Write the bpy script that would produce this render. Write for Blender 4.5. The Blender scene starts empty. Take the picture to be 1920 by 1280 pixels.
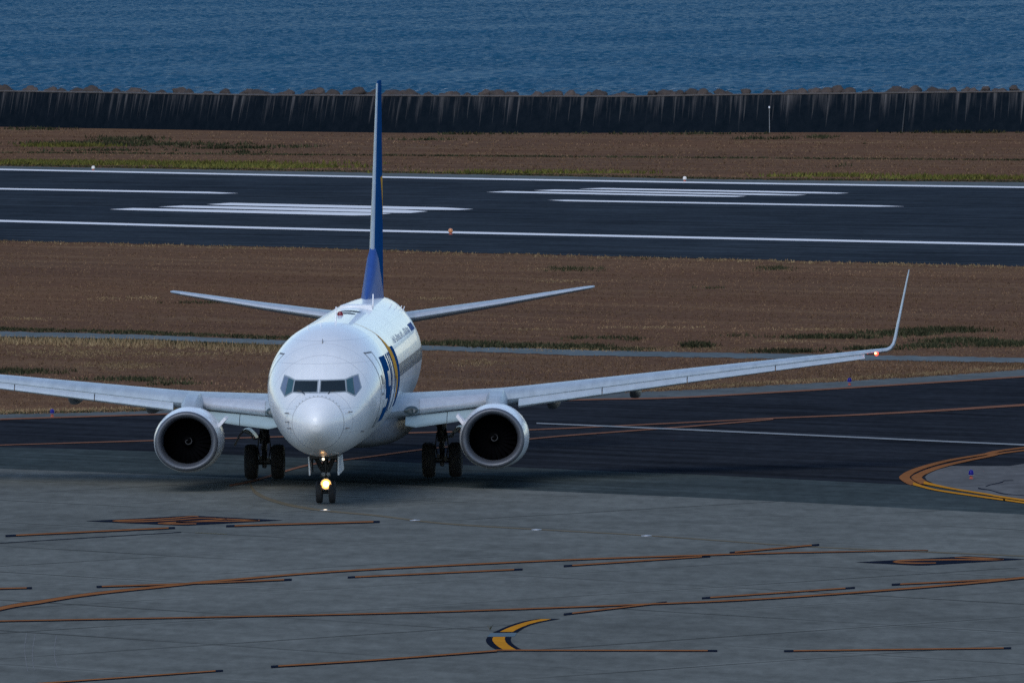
import bpy, math, random
import numpy as np
from mathutils import Vector, Matrix
R = math.radians
random.seed(7); rng = np.random.default_rng(7)
scene = bpy.context.scene
COL = scene.collection

# ------------------------------------------------------------------ camera
FPX, CH, PITCH, ROLL = 20987.0, 18.014, 0.0379, 0.0132      # focal length in photo pixels (1920 wide), height, pitch, roll
cam_d = bpy.data.cameras.new('camera'); cam_d.sensor_width = 36; cam_d.lens = FPX/1920*36
cam_d.clip_start = 1; cam_d.clip_end = 60000
cam = bpy.data.objects.new('camera', cam_d); COL.objects.link(cam)
cam.matrix_world = Matrix.Translation((0, 0, CH)) @ Matrix.Rotation(math.pi/2-PITCH, 4, 'X') @ Matrix.Rotation(-ROLL, 4, 'Z')
scene.camera = cam

def G(u, v, z=0.0):
    """survey point of the photograph -> point on the level z"""
    du, dv = u-960, v-640
    cr, sr = math.cos(ROLL), math.sin(ROLL)
    X = du*cr-dv*sr; Y = du*sr+dv*cr
    c, s = math.cos(PITCH), math.sin(PITCH)
    up = -Y/FPX
    d = Vector((X/FPX, c+up*s, -s+up*c)); t = (z-CH)/d.z
    return Vector((d.x*t, d.y*t, z))
def lerp_curve(C, x):
    if x <= C[0][0]:
        (x0, y0), (x1, y1) = C[0], C[1]
    elif x >= C[-1][0]:
        (x0, y0), (x1, y1) = C[-2], C[-1]
    else:
        for k in range(len(C)-1):
            if x <= C[k+1][0]: break
        (x0, y0), (x1, y1) = C[k], C[k+1]
    return y0+(y1-y0)*(x-x0)/(x1-x0)
def smooth_curve(C, n=8):
    out = []
    for i in range(len(C)-1):
        p0 = C[max(i-1, 0)]; p1 = C[i]; p2 = C[i+1]; p3 = C[min(i+2, len(C)-1)]
        for k in range(n):
            t = k/n
            out.append(tuple(0.5*((2*p1[j])+(-p0[j]+p2[j])*t+(2*p0[j]-5*p1[j]+4*p2[j]-p3[j])*t*t+(-p0[j]+3*p1[j]-3*p2[j]+p3[j])*t**3) for j in range(len(p1))))
    out.append(tuple(C[-1])); return out

# ------------------------------------------------------------------ materials
class NT:
    def __init__(s, name):
        s.m = bpy.data.materials.new(name); s.m.use_nodes = True
        s.t = s.m.node_tree; s.n = s.t.nodes; s.l = s.t.links
        s.b = s.n['Principled BSDF']
    def node(s, typ, **kw):
        n = s.n.new(typ)
        for k, v in kw.items():
            if k.startswith('i_'):
                key = k[2:]; key = int(key) if key.isdigit() else key
                n.inputs[key].default_value = v
            else: setattr(n, k, v)
        return n
    def link(s, a, b): s.l.new(a, b)
    def coord(s, rot=0, scale=(1, 1, 1), kind='Object'):
        tc = s.node('ShaderNodeTexCoord'); mp = s.node('ShaderNodeMapping')
        mp0 = s.node('ShaderNodeMapping')
        mp0.inputs['Rotation'].default_value = (0, 0, rot); mp.inputs['Scale'].default_value = scale
        s.link(tc.outputs[kind], mp0.inputs[0]); s.link(mp0.outputs[0], mp.inputs[0]); return mp.outputs[0]
    def noise(s, vec, scale, detail=4, rough=.55, dist=0):
        n = s.node('ShaderNodeTexNoise'); n.inputs['Scale'].default_value = scale; n.inputs['Detail'].default_value = detail
        n.inputs['Roughness'].default_value = rough; n.inputs['Distortion'].default_value = dist
        s.link(vec, n.inputs['Vector']); return n.outputs['Fac']
    def ramp(s, fac, stops):
        r = s.node('ShaderNodeValToRGB'); e = r.color_ramp.elements
        while len(e) < len(stops): e.new(0.5)
        for k, (p, c) in enumerate(stops):
            e[k].position = p; e[k].color = (c, c, c, 1) if not isinstance(c, (tuple, list)) else (*c, 1)
        s.link(fac, r.inputs[0]); return r.outputs[0]
    def mix(s, fac, a, b, mode='MIX'):
        m = s.node('ShaderNodeMix', data_type='RGBA', blend_type=mode)
        for sock, v in ((m.inputs[0], fac), (m.inputs[6], a), (m.inputs[7], b)):
            if isinstance(v, (int, float)): sock.default_value = v
            elif isinstance(v, (tuple, list)): sock.default_value = (*v, 1)
            else: s.link(v, sock)
        return m.outputs[2]
    def math(s, op, a, b=None):
        m = s.node('ShaderNodeMath', operation=op)
        for k, v in enumerate((a, b)):
            if v is None: continue
            if isinstance(v, (int, float)): m.inputs[k].default_value = v
            else: s.link(v, m.inputs[k])
        return m.outputs[0]
    def color(s, c): s.link(c, s.b.inputs['Base Color'])
    def bump(s, h, strength=.3, dist=.05):
        b = s.node('ShaderNodeBump'); b.inputs['Strength'].default_value = strength; b.inputs['Distance'].default_value = dist
        s.link(h, b.inputs['Height']); s.link(b.outputs[0], s.b.inputs['Normal'])

def simple(name, col, rough=.5, metal=0., var=.12, scale=3., spec=.5, coat=0., emit=None, es=0.):
    t = NT(name)
    v = t.coord()
    f = t.noise(v, scale, 3)
    lo = tuple(c*(1-var) for c in col); hi = tuple(min(1, c*(1+var)) for c in col)
    t.color(t.ramp(f, [(.3, lo), (.7, hi)]))
    t.b.inputs['Roughness'].default_value = rough; t.b.inputs['Metallic'].default_value = metal
    t.b.inputs['Specular IOR Level'].default_value = spec
    t.b.inputs['Coat Weight'].default_value = coat; t.b.inputs['Coat Roughness'].default_value = .08
    if emit:
        t.b.inputs['Emission Color'].default_value = (*emit, 1); t.b.inputs['Emission Strength'].default_value = es
    return t.m
GDIR = R(-50)     # direction of the runway and of the pavement joints

def ground_mat(name, dark, light, joint=None, streak=.5, fine=.25, rough=.85, patch=.35, scale=1.0, rotang=GDIR, spec=0., smear=.6, sc=1.):
    t = NT(name)
    v = t.coord(-rotang); vs = t.coord(-rotang, (.05, 1, 1)); vx = t.coord(0, (.35, .08, 1))
    big = t.noise(v, .035*scale, 5, .6, .4); mid = t.noise(v, .35*scale, 5, .6); fi = t.noise(vx, 7, 3, .7)
    st = t.noise(vs, .9*scale, 5, .65, .3)
    sm = t.noise(vx, .55, 6, .7)
    base = t.ramp(big, [(.3, dark), (.7, light)])
    c = t.mix(patch, base, t.ramp(mid, [(.3, tuple(x*.75 for x in dark)), (.7, tuple(x*1.2 for x in light))]))
    c = t.mix(streak, c, t.mix(1, c, t.ramp(st, [(.3, 1-.34*sc), (.5, 1.0), (.72, 1+.3*sc)]), 'MULTIPLY'))
    c = t.mix(fine, c, t.mix(1, c, t.ramp(fi, [(.25, .45), (.75, 1.5)]), 'MULTIPLY'))
    c = t.mix(smear, c, t.mix(1, c, t.ramp(sm, [(.3, .75), (.7, 1.25)]), 'MULTIPLY'))
    if joint:
        for rot, sp in ((0, joint[0]), (math.pi/2, joint[1])):
            vv = t.coord(-rotang+rot)
            sx = t.node('ShaderNodeSeparateXYZ'); t.link(vv, sx.inputs[0])
            wob = t.math('MULTIPLY', t.noise(vv, .25, 2), .12)
            g0 = G(720, 1231); ph = (math.sin(-rotang)*g0.x+math.cos(rotang)*g0.y) if rot == 0 else 2.1
            y = t.math('ADD', t.math('ADD', sx.outputs[1], wob), sp*.5+400*sp-ph)
            fr = t.math('FRACT', t.math('DIVIDE', y, sp))
            d = t.math('ABSOLUTE', t.math('SUBTRACT', fr, .5))
            w = .11/sp
            ln = t.math('LESS_THAN', d, w)
            br = t.ramp(t.noise(vv, .06, 3), [(.44, .12), (.60, 1.)])
            amt = t.math('MULTIPLY', t.math('MULTIPLY', ln, br), joint[2])
            ln2 = t.math('LESS_THAN', t.math('ABSOLUTE', t.math('SUBTRACT', d, w*2.2)), w*1.2)
            amt2 = t.math('MULTIPLY', t.math('MULTIPLY', ln2, t.ramp(t.noise(vv, .13, 3), [(.5, 0.), (.62, 1.)])), .22)
            c = t.mix(amt, c, tuple(x*.45 for x in dark))
            c = t.mix(amt2, c, tuple(x*1.5 for x in light))
    t.color(c)
    t.b.inputs['Roughness'].default_value = rough
    t.b.inputs['Specular IOR Level'].default_value = spec
    t.bump(fi, .25, .02)
    return t.m

M = {}
M['concrete'] = ground_mat('apron_concrete', (.101, .107, .099), (.158, .164, .149), joint=(7.85, 7.85, .85), streak=.3, fine=.35, patch=.3, smear=.35)
M['island'] = ground_mat('island_concrete', (.10, .10, .10), (.14, .14, .137), joint=(9, 9, .6), streak=.2, fine=.35)
M['midband'] = ground_mat('weathered_asphalt', (.038, .051, .053), (.060, .073, .073), streak=.95, fine=.35, scale=1.2)
M['asphalt'] = ground_mat('taxiway_asphalt', (.0165, .0200, .0260), (.0265, .0300, .0360), streak=1, sc=1.5, fine=.35)
M['runway'] = ground_mat('runway_asphalt', (.0245, .0330, .0430), (.036, .046, .056), streak=1, sc=1.5, fine=.3)
M['shoulder'] = ground_mat('shoulder_pavement', (.085, .10, .105), (.12, .135, .135), streak=.4, fine=.3)
M['road'] = ground_mat('service_road_paving', (.10, .125, .135), (.15, .175, .18), streak=.3, fine=.3)

def grass_ground():
    t = NT('dry_grass_ground')
    v = t.coord(-GDIR); vs = t.coord(-GDIR, (.12, 1, 1)); vx = t.coord(0, (1, .3, 1))
    a = t.noise(vs, .06, 6, .65, .5); b = t.noise(vs, .35, 5, .65); f = t.noise(vx, 3.2, 4, .7); k = t.noise(v, .02, 4, .6)
    c = t.ramp(a, [(.28, (0.085, 0.050, 0.035)), (.45, (0.122, 0.068, 0.044)), (.58, (0.155, 0.094, 0.056)), (.72, (0.250, 0.167, 0.091))])
    c = t.mix(.6, c, t.ramp(b, [(.3, (0.080, 0.045, 0.032)), (.52, (0.130, 0.076, 0.048)), (.72, (0.250, 0.162, 0.090))]))
    c = t.mix(.35, c, t.ramp(k, [(.3, (0.095, 0.061, 0.045)), (.7, (0.150, 0.072, 0.038))]))
    c = t.mix(.55, c, t.mix(1, c, t.ramp(f, [(.25, .5), (.75, 1.6)]), 'MULTIPLY'))
    t.color(c); t.b.inputs['Roughness'].default_value = .95; t.b.inputs['Specular IOR Level'].default_value = 0
    t.bump(f, .25, .05)
    return t.m
M['grass'] = grass_ground()

def blade_mat(name, cols):
    t = NT(name)
    g = t.node('ShaderNodeNewGeometry')
    st = [(i/(len(cols)-1), c) for i, c in enumerate(cols)]
    c = t.ramp(g.outputs['Random Per Island'], st)
    v = t.coord(-GDIR, (.15, 1, 1)); big = t.noise(v, .09, 5, .65, .4)
    c = t.mix(.8, c, t.mix(1, c, t.ramp(big, [(.3, .5), (.52, .95), (.70, 1.6)]), 'MULTIPLY'))
    t.color(c); t.b.inputs['Roughness'].default_value = .9; t.b.inputs['Specular IOR Level'].default_value = 0
    return t.m
M['b_brown'] = blade_mat('brown_grass', [(0.110, 0.061, 0.040), (0.140, 0.081, 0.050), (0.165, 0.101, 0.060), (0.210, 0.135, 0.079)])
M['b_straw'] = blade_mat('straw_grass', [(.17, .11, .06), (.25, .175, .095), (.30, .22, .12)])
M['b_green'] = blade_mat('dark_green_weeds', [(.016, .021, .013), (.030, .034, .018), (.052, .054, .028), (.09, .07, .042)])
M['b_lime'] = blade_mat('yellow_green_grass', [(.075, .085, .024), (.12, .115, .03), (.15, .13, .035)])

def marking_mat(name, col, wear=.35):
    t = NT(name)
    v = t.coord(); vx = t.coord(-GDIR, (.5, 2, 1))
    f = t.noise(v, 1.3, 5, .7); g = t.noise(vx, 5, 3, .7)
    c = t.ramp(f, [(.3, tuple(x*(1-wear) for x in col)), (.7, col)])
    c = t.mix(.5, c, t.mix(1, c, t.ramp(g, [(.3, .7), (.7, 1.15)]), 'MULTIPLY'))
    t.color(c); t.b.inputs['Roughness'].default_value = .85; t.b.inputs['Specular IOR Level'].default_value = 0; return t.m
M['m_white'] = marking_mat('white_marking_paint', (.80, .80, .80), .1)
M['m_white_worn'] = marking_mat('worn_white_paint', (.28, .30, .31), .3)
M['m_orange'] = marking_mat('orange_marking_paint', (.31, .125, .050), .3)
M['m_pale'] = marking_mat('faded_orange_paint', (.24, .115, .075), .3)
M['m_yellow'] = marking_mat('yellow_marking_paint', (.56, .235, .025), .2)
M['m_faint'] = marking_mat('worn_yellow_paint', (.165, .140, .098), .2)
M['m_dark'] = marking_mat('dark_marking_paint', (.012, .017, .030), .2)
M['m_blueish'] = marking_mat('fresh_pale_patch', (.12, .17, .20), .15)

def paint_white():
    t = NT('white_aircraft_paint')
    v = t.coord(); f = t.noise(v, 1.1, 4, .6)
    c = t.ramp(f, [(.3, (.74, .755, .765)), (.7, (.80, .81, .815))])
    sx = t.node('ShaderNodeSeparateXYZ'); t.link(v, sx.inputs[0])
    for off, sp in ((.3, 2.54), (1.1, 5.1)):                       # skin lap joints
        fr = t.math('FRACT', t.math('DIVIDE', t.math('ADD', sx.outputs[1], off), sp))
        ln = t.math('LESS_THAN', fr, .03/sp)
        c = t.mix(t.math('MULTIPLY', ln, .5), c, (.35, .36, .38))
    for zl in (2.32, 3.05, 4.36, 5.0):
        ln = t.math('LESS_THAN', t.math('ABSOLUTE', t.math('SUBTRACT', sx.outputs[2], zl)), .009)
        c = t.mix(t.math('MULTIPLY', ln, .4), c, (.35, .36, .38))
    st = t.noise(t.coord(0, (6, .25, 1.2)), 1.0, 4, .7)             # faint run-back dirt
    c = t.mix(.35, c, t.mix(1, c, t.ramp(st, [(.35, .88), (.6, 1.0)]), 'MULTIPLY'))
    t.color(c)
    t.link(t.ramp(f, [(.3, .26), (.7, .34)]), t.b.inputs['Roughness'])
    t.b.inputs['Coat Weight'].default_value = .25; t.b.inputs['Coat Roughness'].default_value = .05
    return t.m
M['white'] = paint_white()
M['radome'] = simple('radome_paint', (.80, .81, .815), .40, var=.03, coat=.3)
def wing_mat():
    t = NT('wing_grey_paint')
    v = t.coord(); f = t.noise(v, 1.4, 4, .6)
    c = t.ramp(f, [(.3, (.31, .365, .41)), (.7, (.40, .455, .50))])
    st = t.noise(t.coord(0, (2.5, .3, 1)), 1.5, 4, .7)
    c = t.mix(.6, c, t.mix(1, c, t.ramp(st, [(.35, .8), (.65, 1.1)]), 'MULTIPLY'))
    t.color(c); t.b.inputs['Roughness'].default_value = .38; return t.m
M['wing'] = wing_mat()
M['fin_edge'] = simple('fin_edge_metal', (.30, .36, .41), .4, .1, .08, 2)
M['spiral'] = simple('spinner_spiral_paint', (.075, .078, .085), .7, 0, .05, spec=0)
M['belly'] = simple('belly_grey_paint', (.17, .18, .19), .35, 0, .1, 2)
M['slat'] = simple('bare_aluminium', (.58, .60, .63), .36, .35, .08, 4)
M['slat_paint'] = simple('slat_grey', (.46, .51, .55), .35, .25, .08, 4)
M['krueger'] = simple('flap_grey_green', (.31, .40, .42), .45, 0, .05, 2)
M['lip'] = simple('inlet_metal', (.095, .105, .125), .42, .3, .1, 4)  # dark ground's reflection in bare metal put into the base colour
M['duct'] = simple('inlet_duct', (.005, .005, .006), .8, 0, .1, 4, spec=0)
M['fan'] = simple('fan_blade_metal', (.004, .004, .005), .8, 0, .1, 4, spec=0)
M['tyre'] = simple('tyre_rubber', (.010, .010, .011), .85, 0, .2, 6)
M['gear'] = simple('gear_dark_metal', (.035, .036, .038), .5, .4, .25, 5)
M['gear_light'] = simple('gear_grey_paint', (.22, .23, .24), .45, .1, .15, 5)
M['rim'] = simple('wheel_rim_grey', (.35, .36, .38), .4, .3, .1, 5)
M['black'] = simple('black_paint', (.012, .012, .014), .5, 0, .1)
M['seam'] = simple('door_seam_grey', (.16, .165, .175), .6, 0, .1)
M['blue'] = simple('livery_blue', (.010, .072, .215), .6, 0, .06, 2, spec=0)
M['blue_pale'] = simple('dorsal_blue', (.030, .080, .27), .5, 0, .06, 2, spec=.05)
M['title'] = simple('title_blue', (.12, .20, .42), .6, 0, .06, spec=0)
M['yellow'] = simple('livery_yellow', (.74, .38, .07), .6, 0, .05, spec=0)
M['glass_d'] = simple('windscreen_glass', (.010, .016, .017), .06, 0, .1, 2, spec=.55)
M['glass_t'] = simple('side_window_glass', (.030, .085, .098), .07, 0, .1, 2, spec=.8)  # teal sky reflection painted into the glass colour
M['glass_l'] = simple('rear_window_glass', (.13, .165, .235), .08, 0, .1, 2, spec=.8)  # paler sky reflection painted into this pane's colour
M['cabin'] = simple('cabin_window_glass', (.10, .115, .15), .4, 0, .1, spec=.15)
M['frame'] = simple('window_frame_grey', (.33, .37, .39), .4, .2, .05)
M['lens'] = simple('lamp_lens', (.05, .075, .075), .08, 0, .1, spec=.9)
M['red'] = simple('red_lens', (.16, .004, .008), .2, 0, .1)
M['taxi_emit'] = simple('taxi_lamp_glow', (1, .8, .5), .3, 0, 0, emit=(1., .70, .32), es=6)
M['taxi_rim'] = simple('taxi_lamp_halo', (.9, .5, .15), .3, 0, 0, emit=(1., .33, .05), es=2.2)  # orange halo around the lamp, painted as a glowing rim
M['small_emit'] = simple('lamp_glow_and_glint', (1, .9, .7), .3, 0, 0, emit=(1., .80, .55), es=1.6)  # bay lamp glow, also the painted glint on a ground light
M['red_emit'] = simple('red_lamp_glow', (1, .1, .05), .3, 0, 0, emit=(1., .05, .025), es=3)
M['red_hot'] = simple('red_lamp_core', (1, .5, .3), .3, 0, 0, emit=(1., .42, .16), es=5)
M['blue_lens'] = simple('blue_lens', (.006, .004, .16), .3, 0, .05, spec=.2)
M['orange_stem'] = simple('orange_stem', (.30, .055, .03), .5)
M['white_lens'] = simple('clear_lens', (.75, .68, .62), .15, 0, .1)
M['amber'] = simple('amber_lens', (.62, .22, .08), .2)
M['metal'] = simple('bright_metal', (.40, .40, .41), .45, .6)
M['white_plain'] = simple('plain_white', (.8, .8, .82), .4)
M['rock'] = None

# ------------------------------------------------------------------ mesh helper
class MB:
    def __init__(s): s.v = []; s.f = []; s.mi = []
    def add(s, vs, fs, m=0):
        o = len(s.v); s.v += [tuple(p) for p in vs]
        for f in fs: s.f.append(tuple(o+i for i in f)); s.mi.append(m)
        return s
    def loft(s, rings, m=0, cap0=True, cap1=True, closed=True):
        n = len(rings[0]); vs = [p for r in rings for p in r]; fs = []
        for i in range(len(rings)-1):
            for j in range(n if closed else n-1):
                k = (j+1) % n
                fs.append((i*n+j, i*n+k, (i+1)*n+k, (i+1)*n+j))
        if cap0: fs.append(tuple(range(n-1, -1, -1)))
        if cap1: fs.append(tuple((len(rings)-1)*n+j for j in range(n)))
        return s.add(vs, fs, m)
    def tube(s, p0, p1, r0, r1=None, n=12, m=0):
        r1 = r0 if r1 is None else r1
        p0 = Vector(p0); p1 = Vector(p1); d = (p1-p0).normalized()
        a = d.orthogonal().normalized(); b = d.cross(a)
        ring = lambda p, r: [p+a*(r*math.cos(2*math.pi*k/n))+b*(r*math.sin(2*math.pi*k/n)) for k in range(n)]
        return s.loft([ring(p0, r0), ring(p1, r1)], m)
    def path(s, pts, r, n=8, m=0):
        rs = r if isinstance(r, (list, tuple)) else [r]*len(pts)
        pts = [Vector(p) for p in pts]; rings = []
        a = None
        for i, p in enumerate(pts):
            d = (pts[min(i+1, len(pts)-1)]-pts[max(i-1, 0)]).normalized()
            a = d.orthogonal().normalized() if a is None else (a-d*a.dot(d)).normalized()
            b = d.cross(a)
            rings.append([p+a*(rs[i]*math.cos(2*math.pi*k/n))+b*(rs[i]*math.sin(2*math.pi*k/n)) for k in range(n)])
        return s.loft(rings, m)
    def revolve(s, prof, axis_pt, axis='y', n=32, m=0, sx=1., sz=1., cap0=False, cap1=False):
        cx, cy, cz = axis_pt; rings = []
        for (t, r) in prof:
            ring = []
            for k in range(n):
                A = 2*math.pi*k/n; c, q = math.cos(A)*r*sx, math.sin(A)*r*sz
                if axis == 'y': ring.append((cx+c, cy+t, cz+q))
                elif axis == 'x': ring.append((cx+t, cy+c, cz+q))
                else: ring.append((cx+c, cy+q, cz+t))
            rings.append(ring)
        return s.loft(rings, m, cap0, cap1)
    def box(s, c, d, m=0, rz=0):
        x, y, z = (q/2 for q in d); cr, sr = math.cos(rz), math.sin(rz)
        P = [(c[0]+i*x*cr-j*y*sr, c[1]+i*x*sr+j*y*cr, c[2]+k*z) for k in (-1, 1) for j in (-1, 1) for i in (-1, 1)]
        return s.add(P, [(0, 2, 3, 1), (4, 5, 7, 6), (0, 1, 5, 4), (2, 6, 7, 3), (0, 4, 6, 2), (1, 3, 7, 5)], m)
    def plate(s, quad, th, m=0):
        q = [Vector(p) for p in quad]; n = (q[1]-q[0]).cross(q[-1]-q[0]).normalized()*th/2
        return s.loft([[p-n for p in q], [p+n for p in q]], m)
    def build(s, name, mats, parent=None, smooth=35, **props):
        me = bpy.data.meshes.new(name); me.from_pydata(s.v, [], s.f)
        for m in (mats if isinstance(mats, (list, tuple)) else [mats]): me.materials.append(M[m] if isinstance(m, str) else m)
        me.polygons.foreach_set('material_index', s.mi)
        import bmesh
        bm = bmesh.new(); bm.from_mesh(me); bmesh.ops.recalc_face_normals(bm, faces=bm.faces); bm.to_mesh(me); bm.free()
        if smooth:
            me.shade_smooth(); me.set_sharp_from_angle(angle=R(smooth))
        me.update()
        o = bpy.data.objects.new(name, me); COL.objects.link(o)
        if parent: o.parent = parent
        for k, v in props.items(): o[k] = v
        return o
def tag(o, label=None, category=None, group=None, kind=None):
    for k, v in (('label', label), ('category', category), ('group', group), ('kind', kind)):
        if v: o[k] = v
    return o
def empty(name, loc, rz=0, **kw):
    o = bpy.data.objects.new(name, None); o.empty_display_size = .5; COL.objects.link(o)
    o.location = loc; o.rotation_euler = (0, 0, rz); tag(o, **kw); return o

# ------------------------------------------------------------------ ground sheets
C_WALL = [(0, 238), (480, 246), (760, 249.5), (1160, 249.5), (1400, 248.7), (1920, 247.5)]
C_RFAR = [(0, 312), (700, 324.5), (1400, 338), (1920, 342.5)]
C_RNEAR = [(0, 451), (700, 468), (800, 472), (1920, 500)]
C_ROADT = [(0, 621.5), (255, 627.6), (547, 638.6), (800, 648), (960, 653), (1100, 657), (1484, 664), (1920, 671)]
C_ROADB = [(0, 631), (255, 636), (547, 647.7), (960, 662), (1100, 667), (1484, 673), (1920, 680)]
C_TFAR = [(0, 777), (320, 770), (700, 756), (1085, 740), (1300, 731), (1760, 705), (1920, 693)]
C_TLINE = [(0, 787.5), (300, 778), (700, 766), (1085, 751), (1300, 745.5), (1760, 718), (1920, 707.5)]
C_MID = [(0, 839), (285, 847), (740, 867), (1080, 882), (1300, 890), (1700, 910), (1920, 921)]
C_CON = [(0, 880), (285, 890), (720, 909), (1300, 934), (1400, 938), (1920, 966)]
XS = [-900, -450, -200, 0, 150, 300, 480, 700, 900, 1085, 1300, 1500, 1760, 1920, 2150, 2400, 2800]
def sheet(name, top, bottom, z, mat, wob_t=0, wob_b=0, label=None, fine=False):
    xs = XS if not fine else list(range(-900, 2801, 12))
    t = [G(x, lerp_curve(top, x)+random.uniform(-1, 1)*wob_t, 0) for x in xs]
    b = [G(x, lerp_curve(bottom, x)+random.uniform(-1, 1)*wob_b, 0) for x in xs]
    for p in t+b: p.z = z
    n = len(xs); mb = MB()
    mb.add(t+b, [(n+i, n+i+1, i+1, i) for i in range(n-1)])
    o = mb.build(name, mat, smooth=0); tag(o, kind='structure'); return o
# the land: one sheet from behind the camera to the foot of the sea wall
wb = [G(x, lerp_curve(C_WALL, x)) for x in (-2600, -900, 0, 480, 760, 1160, 1400, 1920, 2800, 4800)]
land = MB()
near = [Vector((p.x*1.0, -300, 0)) for p in wb]
near[0].x = -900; near[-1].x = 900
land.add(near+wb, [(i, i+1, len(wb)+i+1, len(wb)+i) for i in range(len(wb)-1)])
tag(land.build('ground', 'grass', smooth=0), kind='structure')
sheet('runway', C_RFAR, C_RNEAR, .012, 'runway', 0, .9, fine=True)
sheet('runway_shoulder', C_RFAR, [(0, 318), (695, 332), (1400, 344), (1920, 351.5)], .018, 'shoulder', .35, 0, fine=True)
sheet('service_road', C_ROADT, C_ROADB, .012, 'road', .8, .9, fine=True)
sheet('taxiway', C_TLINE, C_MID, .020, 'asphalt')
sheet('taxiway_shoulder', C_TFAR, [(x, y+1) for x, y in C_TLINE], .014, 'shoulder', .8, 0, fine=True)
sheet('taxiway_band', C_MID, C_CON, .026, 'midband')
mb = MB()
ct = [G(x, lerp_curve(C_CON, x)) for x in XS]
for p in ct: p.z = .032
nb = [Vector((-330+660*i/(len(XS)-1), -280, .032)) for i in range(len(XS))]
n = len(XS); mb.add(ct+nb, [(n+i, n+i+1, i+1, i) for i in range(n-1)])
tag(mb.build('apron', 'concrete', smooth=0), kind='structure')
# grass-island pavement inside the double curve on the right
isl = [(1920, 871), (1894, 875), (1850, 875.3), (1784, 875), (1758, 882), (1740, 890), (1734, 896), (1738, 902), (1752, 909), (1800, 920), (1849, 927), (1920, 938), (2100, 966), (2400, 1005), (2400, 800)]
mb = MB(); P = [G(*p) for p in isl]
for p in P: p.z = .036
mb.add(P, [tuple(range(len(P)))]); tag(mb.build('traffic_island', 'island', smooth=0), kind='structure')
# dark asphalt that shows above the island edge
ZL = .040
def strip(mb, pts, w, z=ZL, m=0, dense=4, px=True):
    """a painted line of real width w along surveyed points"""
    pts = [p if len(p) > 2 else (*p, w) for p in pts]
    q = smooth_curve(pts, dense) if len(pts) > 2 else pts
    g = [G(p[0], p[1]) for p in q]
    ws = [(p[2] if len(p) > 2 else w) for p in q]
    vs = []
    for i, p in enumerate(g):
        d = (g[min(i+1, len(g)-1)]-g[max(i-1, 0)]); d.z = 0; d.normalize(); nn = Vector((-d.y, d.x, 0))
        vs += [p+nn*ws[i]/2, p-nn*ws[i]/2]
    for v in vs: v.z = z
    mb.add(vs, [(2*i, 2*i+1, 2*i+3, 2*i+2) for i in range(len(g)-1)], m)
    return mb
def vstrip(mb, pts, h, z=ZL, m=0, dense=4, cap=None):
    """a line whose breadth was surveyed as seen (h photo pixels tall)"""
    pts = [p if len(p) > 2 else (*p, h) for p in pts]
    q = smooth_curve(pts, dense) if len(pts) > 2 else pts
    vs = []
    for p in q:
        hh = p[2] if len(p) > 2 else h
        vs += [G(p[0], p[1]-hh/2), G(p[0], p[1]+hh/2)]
    for v in vs: v.z = z
    mb.add(vs, [(2*i, 2*i+1, 2*i+3, 2*i+2) for i in range(len(q)-1)], m); return mb
def pxpoly(mb, pts, z=ZL, m=0):
    P = [G(*p) for p in pts]
    for p in P: p.z = z
    mb.add(P, [tuple(range(len(P)))], m); return mb
def mark(name, mb, mats): return tag(mb.build(name, mats, smooth=0), kind='structure')

# runway paint
mark('runway_edge_line', vstrip(MB(), [(-300, 313), (0, 318.5), (695, 332.5), (1400, 344.5), (1920, 352), (2300, 358)], 2.6, .03), 'm_white')
mark('runway_edge_line', vstrip(MB(), [(-300, 408), (0, 415), (690, 433), (1920, 459.5), (2300, 467)], 3.6, .03), 'm_white')
mark('runway_centre_stripe', pxpoly(MB(), [(-300, 348), (390, 360.5), (448, 363.2), (415, 364), (-300, 350.5)], .03), 'm_white')
mark('runway_centre_stripe', pxpoly(MB(), [(1028, 376), (1060, 375.6), (1650, 386), (1697, 388), (1640, 388.4), (1060, 378.2)], .03), 'm_white')
for q in ([(205, 393.4), (250, 391), (720, 400.5), (735, 401), (690, 404.8), (660, 405), (240, 394.8)],
          [(297, 388.6), (345, 386.2), (760, 394.6), (802, 397.2), (770, 400.2), (740, 400), (335, 390)],
          [(388, 384), (432, 381.2), (830, 389.8), (888, 393), (860, 394.6), (800, 394.2), (420, 385.6)],
          [(912, 361), (950, 359.2), (1345, 367), (1400, 368.6), (1380, 370.2), (1330, 369.6), (940, 361.9)],
          [(1000, 357.9), (1040, 356.3), (1440, 364.2), (1512, 366.2), (1490, 367.5), (1430, 366.8), (1030, 358.9)],
          [(1085, 354.9), (1130, 353.3), (1530, 360.8), (1592, 362.8), (1570, 364), (1500, 363.2), (1120, 355.8)]):
    mark('touchdown_stripe', pxpoly(MB(), q, .03), 'm_white')
# taxiway paint
mark('taxiway_edge_line', vstrip(MB(), [(x, y) for x, y in C_TLINE]+[(2300, 683)], 2.6, ZL), 'm_pale')
mark('taxiway_centre_line', vstrip(MB(), [(-200, 842), (0, 836, 1.6), (285, 827.5), (770, 813), (1000, 807), (1300, 793), (1450, 785.5), (1600, 779.5, 2.6), (1760, 771, 3.6), (1920, 760.7, 4), (2300, 738, 4)], 2, ZL), 'm_pale')
mark('taxiway_turn_line', vstrip(MB(), [(430, 912, 3.5), (480, 902, 3.6), (571, 875, 3), (653, 863), (700, 857), (790, 844.6), (865, 837), (1000, 824), (1080, 817), (1300, 800.5), (1450, 787.5)], 2.2, ZL+.004), 'm_pale')
mark('hold_white_line', vstrip(MB(), [(1006, 795.5, 2), (1300, 808), (1760, 829), (1920, 836), (2300, 853)], 2.6, ZL+.008), 'm_white_worn')
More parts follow.
